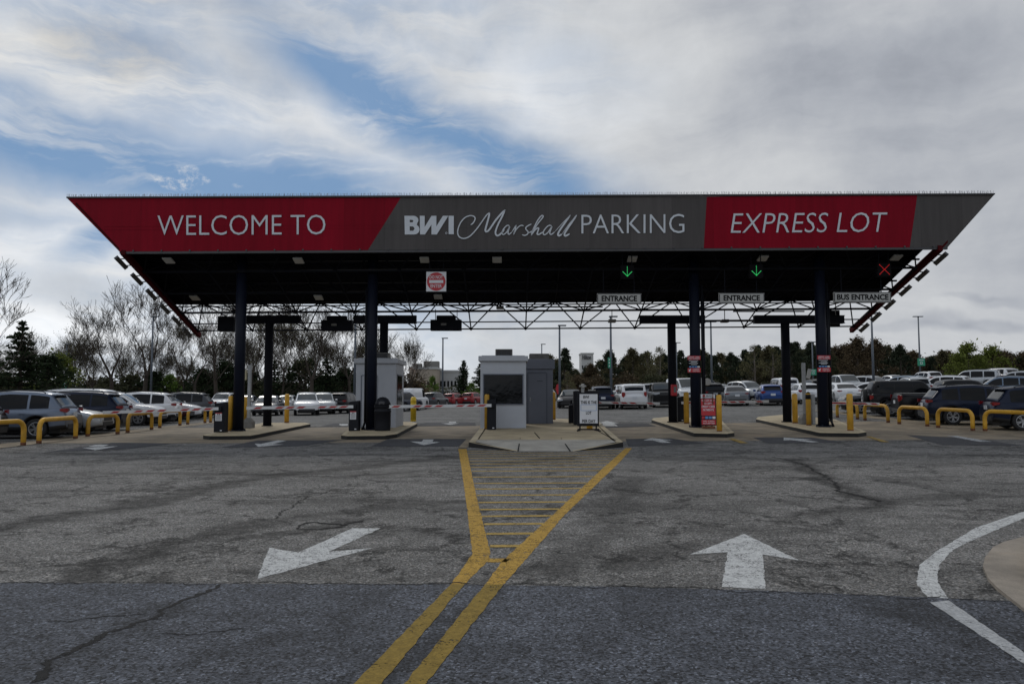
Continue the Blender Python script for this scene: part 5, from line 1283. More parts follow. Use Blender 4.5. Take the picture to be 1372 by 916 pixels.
def car(style, paint, x, y, heading, label, detail=2, group='cars parked in the lot', dark_rear=False):
    """heading: degrees, direction of the nose (0 = to the right, 90 = away)"""
    me = style_mesh(style); s = STY[style]
    t = thing(CAR_NAME[style], label, CAR_CAT[style], group=group); lay(t, x, y, radians(heading)); P = PAINT[paint]
    def put(name, mesh, own=False, parent=t):
        o = link(name, mesh, parent)
        if own: o.material_slots[0].link = 'OBJECT'; o.material_slots[0].material = P
        return o
    put('body', me['body'], True); put('windshield', me['windshield']); put('rear_window', me['rear_window'])
    for q in me['side_window']: put('side_window', q)
    for q in me['tail_light']: put('tail_light', q)
    for q in me['headlight']: put('headlight', q)
    for q in ('grille', 'lower_grille', 'rear_bumper'): put(q, me[q])
    if detail > 0: put('number_plate', me['number_plate'])
    if detail > 1:
        put('door_handle', me['door_handle'], True)
        for q in me['mirror']: put('mirror', q, True)
    for cx in s['wb']:
        for sg in (1, -1):
            w = put('wheel', me['wheel']); w.location = (cx, sg * (s['W'] / 2 - .125), s['R'])
            if sg < 0: w.rotation_euler = (0, 0, pi)
            put('rim', me['rim'], parent=w)
    if s.get('spare'):
        w = put('spare_wheel', me['wheel']); w.location = (-s['L'] / 2 - .14, 0, 1.0); w.rotation_euler = (0, 0, pi / 2)
        put('rim', me['rim'], parent=w)
    return t

XL = -15.90
def left(style, paint, y, nose, label, dx=0.0):
    L = STY[style]['L']; car(style, paint, XL - L / 2 - 0.165 * (y - 27) + dx, y - .45, 191 if nose < 0 else 11, label, group='cars parked left of the lanes')
left('crossover', 'black', 23.9, -1, 'black SUV at the left edge showing only its rear', -0.95)
left('crossover', 'bluegrey', 27.5, -1, 'blue grey crossover with red tail light, nearest whole car at left')
left('sedan', 'silver', 30.2, 1, 'silver sedan nosing towards the lanes beside the blue grey crossover', 0.2)
left('crossover', 'navy', 33.0, -1, 'dark navy SUV with tail towards the lanes behind the silver sedan')
left('boxy', 'white', 35.7, -1, 'tall white SUV with roof above the dark navy SUV', -1.3)
left('crossover', 'white', 38.4, 1, 'white SUV nosing towards the lanes beyond the dark navy SUV')
left('crossover', 'white', 41.1, -1, 'white SUV with rear spoiler, tail towards the lanes left of the first boom')
left('sedan', 'maroon', 43.8, 1, 'dark maroon sedan nosing out behind the leftmost boom')
left('sedan', 'white', 46.6, 1, 'white sedan nosing out just left of the leftmost boom cabinet')
left('crossover', 'darkgrey', 49.4, -1, 'dark grey SUV with tail to the lanes behind the first boom cabinet')
left('sedan', 'silver', 52.2, 1, 'silver sedan at the far end of the left row')
XL2 = -21.6
for st, pa, y, nose, lab in (('crossover', 'white', 26.2, 1, 'white SUV behind the blue grey crossover at the far left'), ('crossover', 'white', 29.2, 1, 'white SUV whose pillar shows over the blue grey crossover roof'), ('sedan', 'grey', 33.8, -1, 'grey sedan in the second row at far left'),
                             ('crossover', 'silver', 40.5, -1, 'silver SUV in the second row at left'), ('sedan', 'white', 48.0, -1, 'white sedan deep in the second row at left'), ('crossover', 'grey', 54.0, 1, 'grey SUV at the back of the second row at left')):
    L = STY[st]['L']; car(st, pa, XL2 - L / 2 - 0.15 * (y - 27), y, 190 if nose < 0 else 10, lab, group='cars parked left of the lanes')
XR = 18.35
def right(style, paint, y, nose, label, dx=0.0):
    L = STY[style]['L']; car(style, paint, XR + L / 2 - 0.03 * (y - 29) + dx, y - .45, -15 if nose > 0 else 165, label, group='cars parked right of the lanes')
right('crossover', 'navy', 29.0, 1, 'navy crossover with tall red tail light at the right edge')
right('crossover', 'navy', 32.5, 1, 'navy crossover with sloped rear glass and alloy wheel behind a hoop rail', -0.45)
right('pickup', 'black', 36.0, 1, 'black pickup with red tail light left of the navy crossover', 0.3)
right('jeep', 'black', 39.3, 1, 'black boxy off-roader with spare wheel at its rear', 0.6)
right('crossover', 'darkgrey', 42.6, -1, 'dark grey SUV nosing out behind the black off-roader', 0.6)

def row(items, group):
    for style, paint, px, py_base, Y, hd, lab in items:
        p = at(px, 527, Y); car(style, paint, p.x, Y, hd, lab, detail=2 if Y < 62 else 1, group=group)
GM = 'cars parked in the rows beyond the booths'
row([
    ('sedan', 'darkgrey', 360, 0, 56, -80, 'dark grey sedan facing the viewer behind the leftmost rear column'),
    ('crossover', 'white', 411, 0, 56.5, -74, 'white crossover facing the viewer between left column and left booth'),
    ('crossover', 'silver', 433, 0, 60, -74, 'silver crossover facing the viewer beside the white crossover'),
    ('crossover', 'black', 462, 0, 62, 84, 'black crossover showing its rear beside the left booth'),
    ('crossover', 'navy', 541, 0, 68, 70, 'dark blue crossover just right of the left booth'),
    ('van', 'white', 553, 0, 74, 80, 'white van just behind the ribbed plastic bollard'),
    ('hatch', 'white', 568, 0, 84, 80, 'small white hatchback beyond the exit lane boom'),
    ('crossover', 'darkgrey', 583, 0, 82, 75, 'dark grey crossover beyond the exit lane boom'),
    ('hatch', 'red', 609, 0, 88, 70, 'red hatchback beyond the exit lane, left of the other red one'),
    ('hatch', 'red', 634, 0, 90, 70, 'red hatchback beyond the exit lane, next to the central booth'),
    ('sedan', 'silver', 655, 0, 96, 80, 'silver sedan glimpsed left of the central booth'),
    ('sedan', 'black', 765, 0, 62, -100, 'black sedan left of the message board beyond the lane'),
    ('crossover', 'navy', 805, 0, 57, 88, 'dark blue SUV showing its rear above the message board'),
    ('boxy', 'white', 845, 0, 56, 88, 'large white SUV showing its rear beside a lamp post with yellow base'),
    ('crossover', 'grey', 869, 0, 72, 85, 'grey SUV behind the large white SUV'),
    ('jeep', 'black', 888, 0, 57.5, -95, 'black off-roader facing the viewer left of the rear column'),
    ('van', 'white', 916, 0, 66, -85, 'white van facing the viewer between the two navy columns'),
    ('crossover', 'black', 950, 0, 60, 88, 'black crossover rear just right of the notice column'),
    ('sedan', 'silver', 964, 0, 66, -85, 'silver sedan behind the grey sedan'),
    ('sedan', 'grey', 983, 0, 57, 80, 'grey sedan showing its rear right of the red sandwich board'),
    ('crossover', 'silver', 1001, 0, 66, -72, 'silver crossover facing the viewer behind the grey sedan'),
    ('hatch', 'blue', 1031, 0, 56, 78, 'bright blue hatchback showing its rear left of the rear column'),
    ('boxy', 'white', 1049, 0, 68, 85, 'white SUV behind the blue hatchback'),
    ('hatch', 'white', 1077, 0, 57, 82, 'white hatchback with red tail lights behind the black capped bollard'),
    ('crossover', 'black', 1092, 0, 63, 85, 'black SUV rear behind the white hatchback'),
    ('sedan', 'white', 1128, 0, 57, 80, 'white sedan showing its rear right of the bus lane column'),
    ('pickup', 'silver', 1132, 0, 69, -88, 'silver pickup facing the viewer behind the white sedan'),
    ('sedan', 'white', 1166, 0, 57, 150, 'white sedan seen from its side left of the black off-roader'),
    ('crossover', 'silver', 1169, 0, 70, -60, 'silver crossover behind the side-on white sedan'),
    ('crossover', 'lightblue', 1208, 0, 66, 130, 'pale blue grey SUV above the black off-roader roof'),
    ('crossover', 'silver', 1222, 0, 60, 80, 'silver SUV above the black pickup roof'),
    ('crossover', 'white', 1263, 0, 62, 135, 'white SUV with dark rear glass above the pickup'),
    ('sedan', 'black', 1306, 0, 44, 165, 'black sedan roof between the two navy crossovers'),
    ('boxy', 'silver', 1303, 0, 72, 140, 'silver SUV with roof rails far back at right'),
    ('crossover', 'steelblue', 1342, 0, 55, 150, 'steel blue SUV with red tail light above the navy crossover'),
    ('crossover', 'silver', 1362, 0, 68, 140, 'silver SUV near the right edge far back'),
    ('crossover', 'grey', 1395, 0, 56, 140, 'grey SUV cut by the right edge far back'),
    ('boxy', 'white', 1335, 0, 82, 100, 'white SUV roof farthest back at right'),
    ('crossover', 'white', 1240, 0, 84, 95, 'white SUV small and far back left of the right lamp post'),
    ('sedan', 'silver', 1195, 0, 86, 95, 'silver sedan small and far back at right'),
    ('crossover', 'darkgrey', 945, 0, 84, 90, 'dark grey SUV small and far back beside the notice column'),
    ('sedan', 'white', 880, 0, 88, 90, 'white sedan small and far back behind the off-roader'),
    ('sedan', 'silver', 735, 0, 95, 90, 'silver sedan small and far back right of the rear booth'),
    ('crossover', 'white', 832, 0, 88, 90, 'white SUV small and far back left of the large white SUV'),
    ('sedan', 'grey', 330, 0, 66, -80, 'grey sedan small behind the leftmost front column'),
    ('crossover', 'white', 300, 0, 70, -85, 'white SUV small beyond the leftmost boom cabinet'),
    ('sedan', 'silver', 385, 0, 74, -85, 'silver sedan small behind the dark grey sedan'),
], GM)

# ------------------------------------------------------------------ lamp posts
def lamp_post(px, py_top, Y, label, sign=None, base=False, double=False, lean_=0.0):
    b = at(px, 527, Y); zb_ = g(b.x, Y); zt = at(px, py_top, Y).z - zb_
    t = thing('lamp_post', label, 'lamp post', (b.x, Y, zb_), group='car park lamp posts')
    mb = MB(); mb.tube([(0, 0, .05), (0, 0, zt)], [.12, .075], 10); mb.obj('pole', M['post'], t)
    mb = MB(); mb.lathe([(.26, -.05), (.26, .75), (.2, .8)], 14); mb.obj('base', M['sleeve'] if base else M['foot'], t)
    mb = MB(); mb.box((.22, 0, zt + .0), (.7, .34, .10), bev=.02)
    if double: mb.box((-.32, 0, zt), (.6, .34, .10), bev=.02)
    mb.obj('lamp_head', M['post'], t)
    if sign:
        z = at(px, sign[1], Y).z - zb_; w = sign[2] / F * Y; h = sign[3] / F * Y
        mb = MB(); mb.box((sign[0] / F * Y, -.16, z), (w, .03, h), bev=.01); sp = mb.obj('row_sign', M['signgreen'], t)
        mb = MB(); xo = sign[0] / F * Y
        if h < w * 1.6:
            mb.box((xo, -.178, z + h * .28), (w * .62, .004, h * .10))
            for q in (-1, 1): mb.box((xo + q * w * .13, -.178, z - h * .13), (w * .06, .004, h * .34)); mb.box((xo, -.178, z - h * .13 + q * h * .14), (w * .2, .004, h * .06))
        else:
            for q in (-.3, 0, .3): mb.box((xo, -.178, z + h * q), (w * .35, .004, h * .14))
        mb.obj('sign_marking', M['signw'], sp)
lamp_post(87, 461, 92, 'lamp post with green row sign at far left', sign=(-1, 516, 9, 9))
lamp_post(202, 424, 74, 'plain lamp post among the bare trees at left')
lamp_post(475, 396, 66, 'slender lamp post rising beside the left booth')
lamp_post(593, 453, 84, 'lamp post against the office building left of the central booth')
lamp_post(750, 436, 63, 'lamp post just right of the rear booth')
lamp_post(726, 461, 110, 'short distant lamp post above the rear booth roof')
lamp_post(819, 424, 61, 'lamp post with tall green sign and yellow base beside the white SUV', sign=(-2.5, 486, 4, 14), base=True)
lamp_post(907, 459, 100, 'distant lamp post between the two columns of the second entry island')
lamp_post(954, 431, 76, 'lamp post between the notice column and the bus lane rear column', double=True)
lamp_post(1090, 458, 105, 'distant lamp post with green row sign beside the bus lane column', sign=(0, 498.5, 8, 8))
lamp_post(1171, 419, 66, 'lamp post crossing the right edge of the canopy')
lamp_post(1234, 424, 92, 'lamp post with square green sign at far right', sign=(1, 485, 10, 10), double=True)
# red banner far off
p = at(749, 527, 110); t = thing('feather_flag', 'small red feather flag far off right of the rear booth', 'flag', (p.x, 110, g(p.x, 110)))
mb = MB(); mb.tube([(0, 0, 0), (0, 0, 2.4)], .03, 6); mb.obj('pole', M['steel'], t)
mb = MB(); mb.add([(0, 0, .8), (0, 0, 2.3), (-.35, .05, 2.2), (-.5, .1, 1.6), (-.25, .05, .8), (0, .02, .8), (0, .02, 2.3), (-.35, .07, 2.2), (-.5, .12, 1.6), (-.25, .07, .8)], [(0, 1, 2, 3, 4), (9, 8, 7, 6, 5), (0, 5, 6, 1), (1, 6, 7, 2), (2, 7, 8, 3), (3, 8, 9, 4)], False); mb.obj('flag', M['signr'], t)

# ------------------------------------------------------------------ distant buildings
def building(px0, px1, py_top, Y, depth, label, m, rows_, cols, wz, win_px, sign=None, parapet=True):
    a = at(px0, py_top, Y); b = at(px1, py_top, Y); w = b.x - a.x; cx = (a.x + b.x) / 2; zb_ = g(cx, Y) - 1; h = a.z - zb_
    t = thing('office_building', label, 'building', (cx, Y, zb_))
    mb = MB(); mb.box((0, depth / 2, h / 2), (w, depth, h)); mb.obj('wall', M[m], t)
    mb = MB(); mb.box((0, depth / 2, h + .25), (w + .6, depth + .6, .7)); mb.obj('parapet', M['stone'], t)
    for r_ in range(rows_):
        for c in range(cols):
            mb = MB(); x = -w / 2 + w * (c + .5) / cols; z = h - wz - r_ * 3.8
            mb.box((x, -.05, z), (w / cols * win_px, .12, 2.0)); f = mb.obj('window', M['carglass'], t)
    return t, w, h
t, w, h = building(549, 585, 494, 250, 20, 'beige office building left of the distant lamp post', 'brickb', 3, 8, 5.2, .5)
mb = MB(); mb.box((2, 8, h + 1.6), (5, 5, 2.4)); mb.box((-3, 8, h + 1.2), (3, 4, 1.6)); mb.obj('roof_plant', M['foot'], t)
t, w, h = building(584, 622, 498, 262, 20, 'pale office building right of the distant lamp post', 'stone', 3, 8, 4.2, .5)
t, w, h = building(779, 795, 474, 420, 14, 'pale hotel tower rising above the trees right of the rear booth', 'stone', 6, 5, 7.5, .5)
mb = MB(); flat_text(mb, 'Hilton', -w * .42, w * .30, h - 3.2, h - .6, -.1, weight=.02, depth=.2); mb.obj('lettering', M['trim'], t)

# ------------------------------------------------------------------ trees
def limb(mb, p, d, L, r, depth, rs, up, tips, spread=0.55, n0=6, segs=4):
    pts = [p.copy()]; q = p.copy(); dd = d.copy()
    for i in range(segs):
        dd = (dd + Vector((rs.uniform(-1, 1), rs.uniform(-1, 1), rs.uniform(-.6, 1) * up)) * .17).normalized(); q = q + dd * (L / segs); pts.append(q.copy())
    rad = [max(.0135, r * (1 - .45 * i / segs)) for i in range(segs + 1)]
    mb.tube(pts, rad, max(3, n0), cap=False)
    if depth == 0: tips.append((q, dd)); return
    nb = rs.choice((2, 3, 3)) if depth > 1 else rs.choice((2, 3, 4))
    for k in range(nb):
        i = segs if k == 0 else rs.randint(2, segs); base = pts[i]
        ax = Vector((rs.uniform(-1, 1), rs.uniform(-1, 1), rs.uniform(-.3, .5))).normalized()
        nd = (dd + ax * (spread * rs.uniform(.8, 1.7) if k else spread * .55) + Vector((0, 0, up * .15))).normalized()
        limb(mb, base, nd, L * rs.uniform(.64, .90), rad[i] * (.80 if k == 0 else .60), depth - 1, rs, up, tips, spread, n0 - 1, max(2, segs - (depth < 3)))
def leaf(mb, c, s_, rs):
    a = Vector((rs.gauss(0, 1), rs.gauss(0, 1), rs.gauss(0, 1))).normalized(); b = a.cross(Vector((rs.gauss(0, 1), rs.gauss(0, 1), rs.gauss(0, 1)))).normalized()
    w = s_ * rs.uniform(.35, .6); mb.add([c - a * s_, c + b * w, c + a * s_, c - b * w], [(0, 1, 2, 3)], False)
def bare_tree(seed, H, lean_=0.0, spread=.55, r0=.22, budn=0, depth=6):
    rs = random.Random(seed); mb = MB(); tips = []
    d = Vector((lean_, 0, 1)).normalized(); th = H * rs.uniform(.28, .4)
    pts = [Vector((0, 0, -.3))]; q = Vector((0, 0, -.3)); dd = d.copy()
    for i in range(4): dd = (dd + Vector((rs.uniform(-.08, .08), rs.uniform(-.08, .08), .1))).normalized(); q = q + dd * th / 4; pts.append(q.copy())
    mb.tube(pts, [r0 * 1.25, r0 * 1.02, r0 * .95, r0 * .9, r0 * .86], 8, cap=False)
    for k in range(rs.choice((2, 3))):
        a = rs.uniform(0, 2 * pi); nd = (dd + Vector((cos(a), sin(a) * .7, 0)) * spread * rs.uniform(.5, 1.1)).normalized()
        limb(mb, q, nd, H * .26, r0 * (.72 if k == 0 else .55), depth, rs, .9, tips, spread, 6, 4)
    for k in range(rs.choice((2, 3, 4))):
        i = rs.randint(2, 4); a = rs.uniform(0, 2 * pi); nd = Vector((cos(a), sin(a), .55)).normalized(); limb(mb, pts[i], nd, H * .17, r0 * .32, depth - 2, rs, .8, tips, spread, 5, 4)
    parts = [('trunk', mb.mesh('trunk', M['bark']))]
    if budn:
        lb = MB()
        for (p, d_) in tips:
            if rs.random() < budn:
                for k in range(3): leaf(lb, p + Vector((rs.gauss(0, .25), rs.gauss(0, .25), rs.gauss(0, .25))), rs.uniform(.05, .10), rs)
        parts.append(('crown', lb.mesh('crown', LEAF['bud'])))
    return parts
def leafy_tree(seed, H, Wd, key, base=.2, clumps=42, per=85, ls=.17, trunk=True, gap=.0, top=1.0, bark='bark'):
    rs = random.Random(seed); mb = MB(); tips = []
    mb.tube([(0, 0, -.5), (rs.uniform(-.1, .1), 0, H * .3), (rs.uniform(-.3, .3), rs.uniform(-.3, .3), H * .85)], [.024 * H, .018 * H, .004 * H], 7, cap=False)
    lb = MB()
    for k in range(clumps):
        f = rs.random() ** .8; z = H * (base + (1 - base) * f)
        env = sin(pi * min(1, (.12 + f * .86)) ** .75) * Wd / 2
        a = rs.uniform(0, 2 * pi); rr = env * sqrt(rs.uniform(.12, 1.0)); c = Vector((cos(a) * rr, sin(a) * rr, z)); cr = rs.uniform(.5, 1.0) * Wd * .17
        mb.tube([(0, 0, max(.5, z - Wd * .25)), tuple(c)], [.035, .012], 3, cap=False)
        for q in range(per):
            v = Vector((rs.gauss(0, .5), rs.gauss(0, .5), rs.gauss(0, .42))); leaf(lb, c + v * cr, ls * rs.uniform(.6, 1.5), rs)
    return [('trunk', mb.mesh('trunk', M[bark])), ('crown', lb.mesh('crown', LEAF[key]))]
def conifer(seed, H, Wd, key='cedar', tiers=24, base=.06):
    rs = random.Random(seed); mb = MB(); lb = MB(); mb.tube([(0, 0, -.5), (0, 0, H * .5), (0, 0, H)], [.02 * H, .013 * H, .01], 7, cap=False)
    for k in range(tiers):
        f = k / (tiers - 1); z = H * (base + (1 - base) * f ** .9); Rr = Wd / 2 * (1 - f) ** .8 * rs.uniform(.7, 1.15) + .12
        nb = rs.randint(5, 8)
        for j in range(nb):
            a = rs.uniform(0, 2 * pi); Lb = Rr * rs.uniform(.55, 1.15); e = Vector((cos(a) * Lb, sin(a) * Lb, z - Lb * rs.uniform(.02, .3) + .15)); s0 = Vector((0, 0, z))
            mb.tube([s0, e], [.035, .01], 3, cap=False)
            for q in range(int(10 + Lb * 16)):
                t_ = rs.uniform(.15, 1.0); c = s0.lerp(e, t_) + Vector((rs.gauss(0, .12 + .05 * Lb), rs.gauss(0, .12 + .05 * Lb), rs.gauss(-.05, .10))); leaf(lb, c, rs.uniform(.10, .24), rs)
    return [('trunk', mb.mesh('trunk', M['bark'])), ('crown', lb.mesh('crown', LEAF[key]))]
def plant(name, parts, label, px, Y, scale=1.0, rz=None, group=None, dz=-.1, sx=1.0, cat='tree', x=None):
    xx = at(px, 527, Y).x if x is None else x
    t = thing(name, label, cat, (xx, Y, g(xx, Y) + dz), random.uniform(0, 6.28) if rz is None else rz, group)
    t.scale = (scale * sx, scale * sx, scale)
    for nm, me in parts: link(nm, me, t)
    return t
BT = [bare_tree(11, 11, .12, .60, .24), bare_tree(23, 11, -.08, .52, .22, .5), bare_tree(37, 10, .02, .62, .20, .35), bare_tree(41, 12, .05, .48, .26), bare_tree(59, 10, -.14, .66, .19, .6), bare_tree(71, 9, .0, .42, .14, .7)]
gb = 'bare trees behind the left car rows'
def bt(i, px, py_top, Y, label, rz=None):
    h = at(px, py_top, Y).z; plant('bare_tree', BT[i], label, px, Y, h / [12.0, 12, 11, 13, 11, 10][i], rz, gb)
bt(0, -18, 372, 58, 'large bare tree with long branches at the left edge')
bt(5, 120, 437, 92, 'slim bare tree right of the green sign lamp post', 1)
bt(4, 106, 462, 96, 'small thin bare tree beside the green sign lamp post', 2)
bt(0, 152, 408, 84, 'bare leaning tree left of the plain lamp post at left', 2.4)
bt(3, 192, 396, 78, 'tall dark bare tree just left of the plain lamp post at left', .6)
bt(2, 172, 455, 98, 'short bare tree between the two taller ones at left', .3)
bt(1, 244, 440, 88, 'bare tree below the left end of the canopy', 4)
bt(2, 262, 436, 80, 'bare forked tree right below the canopy corner', .9)
bt(3, 290, 404, 76, 'tall bare tree with thick trunk left of the leftmost column', 3.1)
bt(1, 334, 418, 84, 'bare tree between the two leftmost columns', 5)
bt(4, 347, 428, 96, 'thin bare tree just left of the leftmost rear column', 3)
bt(5, 378, 424, 82, 'slim bare tree right of the leftmost rear column', 2)
bt(3, 416, 408, 78, 'wide bare tree in the gap left of the left booth', 1.7)
bt(2, 400, 438, 96, 'smaller bare tree in the gap left of the left booth', 4.4)
bt(4, 440, 446, 100, 'faint bare tree over the black crossover', 1.1)
bt(1, 470, 432, 86, 'bare tree partly behind the left booth', .5)
bt(5, 488, 448, 94, 'slim bare tree above the left booth roof', 3.5)
bt(1, 549, 466, 96, 'small budding tree just right of the left booth', 2.2)
bt(5, 35, 458, 110, 'faint bare tree far off at left', 2.2)
bt(5, 222, 462, 110, 'faint slim bare tree far off below the canopy corner', .2)
bt(4, 312, 455, 108, 'faint bare tree far off behind the leftmost column', .2)
for k in range(26):
    px = -30 + 23 * k + random.uniform(-8, 8)
    h_ = at(px, random.uniform(452, 486), 104).z
    plant('bare_sapling', BT[(5, 2, 4)[k % 3]], 'thin bare sapling in the scrub behind the left car rows', px, random.uniform(98, 114), h_ / 11, None, gb)
CF = [conifer(5, 9, 5.6, tiers=17), conifer(9, 10, 5.0), leafy_tree(13, 7, 6.5, 'cedar', .03, 46, 85, .17)]
def cf(i, px, py_top, Y, label, sx=1.0):
    h = at(px, py_top, Y).z - g(at(px, 527, Y).x, Y); plant('evergreen_tree', CF[i], label, px, Y, h / (9, 10, 7)[i], None, 'evergreens behind the car rows', sx=sx)
cf(0, 26, 432, 62, 'ragged dark evergreen at the far left edge', 1.35)
cf(2, 62, 478, 66, 'low dark evergreen right of the ragged one at far left', 1.4)
cf(2, 205, 498, 96, 'low dark evergreen below the plain lamp post at left', 1.6)
cf(2, 270, 495, 88, 'low dark evergreen below the canopy corner', 1.5)
cf(2, 300, 486, 90, 'dark evergreen left of the leftmost column', 1.3)
cf(2, 338, 500, 94, 'low dark evergreen between the two leftmost columns', 1.3)
cf(0, 367, 484, 88, 'dark evergreen behind the leftmost rear column', 1.3)
cf(2, 408, 484, 84, 'dark evergreen above the white crossover', 1.5)
cf(0, 437, 481, 86, 'wide dark evergreen left of the left booth', 1.5)
cf(2, 462, 494, 90, 'low dark evergreen against the left booth', 1.5)
cf(1, 621, 483, 120, 'conical evergreen left of the central booth', 1.25)
cf(0, 643, 488, 126, 'dark evergreen partly behind the central booth', 1.4)
LT = dict(oak=leafy_tree(101, 12, 8.5, 'oak', .12, 46, 80, .26), brown=leafy_tree(103, 11, 8, 'brown', .10, 44, 80, .25), pine=leafy_tree(107, 13, 6.5, 'pine', .22, 40, 85, .26), dull=leafy_tree(109, 12, 8, 'dull', .12, 44, 80, .26),
          spring=leafy_tree(113, 9, 8.5, 'spring', .06, 46, 80, .24), bright=leafy_tree(127, 7, 6, 'bright', .06, 34, 70, .18), thin=leafy_tree(131, 12, 8, 'bud', .3, 40, 32, .20, bark='bark2'), pine2=leafy_tree(137, 14, 5.5, 'pine', .35, 30, 90, .25), brush=leafy_tree(139, 3.2, 5, 'dull', .02, 30, 70, .16), brush2=leafy_tree(149, 3.0, 5, 'brown', .02, 30, 70, .16), blossom=leafy_tree(151, 6, 5, 'blossom', .2, 26, 26, .14, bark='bark2'))
HT = dict(oak=12.6, brown=11.5, pine=13.6, dull=12.6, spring=9.6, bright=7.4, thin=12.6, pine2=14.6, brush=3.5, brush2=3.3, blossom=6.3)
def lt(k, px, py_top, Y, label, group, name='leafy_tree', sx=1.0, cat='tree'):
    x = at(px, 527, Y).x; h = at(px, py_top, Y).z - g(x, Y); plant(name, LT[k], label, px, Y, h / HT[k], None, group, sx=sx, cat=cat)
gl = 'leafy trees and bushes around the car rows'
lt('spring', 78, 471, 80, 'fresh green tree behind the dark evergreen at far left', gl)
lt('bright', 228, 500, 96, 'fresh green bush below the left canopy corner', gl)
lt('brush', 330, 508, 92, 'dark bush behind the leftmost column', gl, 'bush', 1.6, 'bush')
lt('bright', 579, 503, 118, 'bright green young tree before the office buildings', gl, sx=.8)
lt('blossom', 553, 489, 130, 'pale blossoming tree just right of the left booth', gl, sx=1.1)
lt('bright', 632, 512, 112, 'bright green bush beside the conical evergreen', gl, 'bush', 1.2, 'bush')
lt('thin', 760, 495, 100, 'young reddish tree right of the rear booth', gl, sx=.8)
lt('spring', 563, 512, 110, 'green bush beneath the blossoming tree', gl, 'bush', 1.2, 'bush')
lt('pine2', 661, 481, 150, 'dark pine mostly behind the central booth', gl)
gw = 'trees of the wood behind the right car rows'
rs = random.Random(77)
special = {('thin', 868, 468): 'pale olive tree left of the second entry rear column', ('thin', 885, 462): 'tall pale budding tree beside the second entry rear column', ('thin', 1012, 460): 'pale budding tree above the grey sedan', ('thin', 1036, 462): 'pale budding tree above the blue hatchback',
           ('brown', 1150, 450): 'broad brownish tree right of the bus lane column', ('brown', 1175, 453): 'broad brownish tree behind the canopy edge lamp post', ('spring', 1300, 458): 'broad fresh green tree at right, left half of the pair', ('spring', 1332, 462): 'broad fresh green tree at right, right half of the pair',
           ('spring', 1285, 472): 'lower fresh green tree left of the broad pair', ('pine2', 1209, 457): 'tall pine with flat top left of the square green sign', ('pine', 757, 466): 'dark pine right of the rear booth', ('oak', 737, 474): 'olive tree just above the rear booth roof', ('pine2', 817, 464): 'open topped pine behind the green sign lamp post', ('brown', 792, 486): 'low reddish brown tree below the hotel tower',
           ('pine', 1062, 458): 'dark pine left of the bus lane column', ('pine', 1088, 457): 'dark pine behind the bus lane column', ('oak', 848, 466): 'olive rounded tree right of the green sign lamp post'}
for (k, px, py), lab in special.items(): lt(k, px, py, rs.uniform(128, 140), lab, gw)
mass = 0
KN = dict(pine='dark pine', pine2='slim dark pine', dull='dull green tree', oak='olive tree', brown='brownish tree')
for px in range(716, 1560, 13):
    p_ = px + rs.uniform(-5, 5); tops = 473 if px < 900 else (470 if px < 1010 else (460 if px < 1200 else 470))
    k = rs.choice(('pine', 'pine', 'dull', 'pine2', 'oak', 'dull', 'pine') if px < 1110 else ('brown', 'brown', 'dull', 'pine', 'oak', 'pine2', 'brown'))
    if 765 < px < 805: tops += 14
    lt(k, p_, tops + rs.uniform(-3, 10), rs.uniform(142, 160), KN[k] + ' in the wood behind the right car rows', gw)
for px in range(712, 1560, 12):
    tops = 478 if px < 900 else (474 if px < 1010 else (465 if px < 1200 else 473))
    if 768 < px < 806: tops += 16
    k = rs.choice(('pine', 'dull', 'dull', 'oak') if px < 1110 else ('brown', 'dull', 'oak', 'pine'))
    lt(k, px + rs.uniform(-4, 4), tops + rs.uniform(-3, 7), rs.uniform(164, 182), KN[k] + ' in the wood behind the right car rows', gw, sx=1.25)
for px in range(720, 1560, 24):
    k = rs.choice(('brush', 'brush2')); lt(k, px + rs.uniform(-8, 8), 505 + rs.uniform(-4, 6), rs.uniform(112, 126), ('dull green' if k == 'brush' else 'brownish') + ' undergrowth bush at the foot of the right wood', gw, 'bush', 1.5, 'bush')
for px in range(-60, 560, 30):
    k = rs.choice(('brush', 'brush2', 'brush')); lt(k, px + rs.uniform(-8, 8), 505 + rs.uniform(-7, 7), rs.uniform(96, 116), ('dull green' if k == 'brush' else 'brownish') + ' undergrowth bush below the bare trees', gb, 'bush', 1.5, 'bush')
# a far wood closing the view
mb = MB(); rf = random.Random(5)
for k in range(15000):
    a = rf.uniform(-62, 62); R_ = rf.uniform(185, 330); x = R_ * sin(radians(a)) ; y = R_ * cos(radians(a))
    hmax = 5.0 + 3.0 * mnoise.noise(Vector((x * .05, y * .05, 0))) + (2.0 if x > 0 else -1.0)
    leaf(mb, Vector((x, y, g(x, y) + rf.random() ** .8 * hmax)), rf.uniform(.3, .7), rf)
tag(mb.obj('distant_wood', LEAF['dull']), 'dark distant wood closing the view behind the lot', 'wood', kind='stuff')

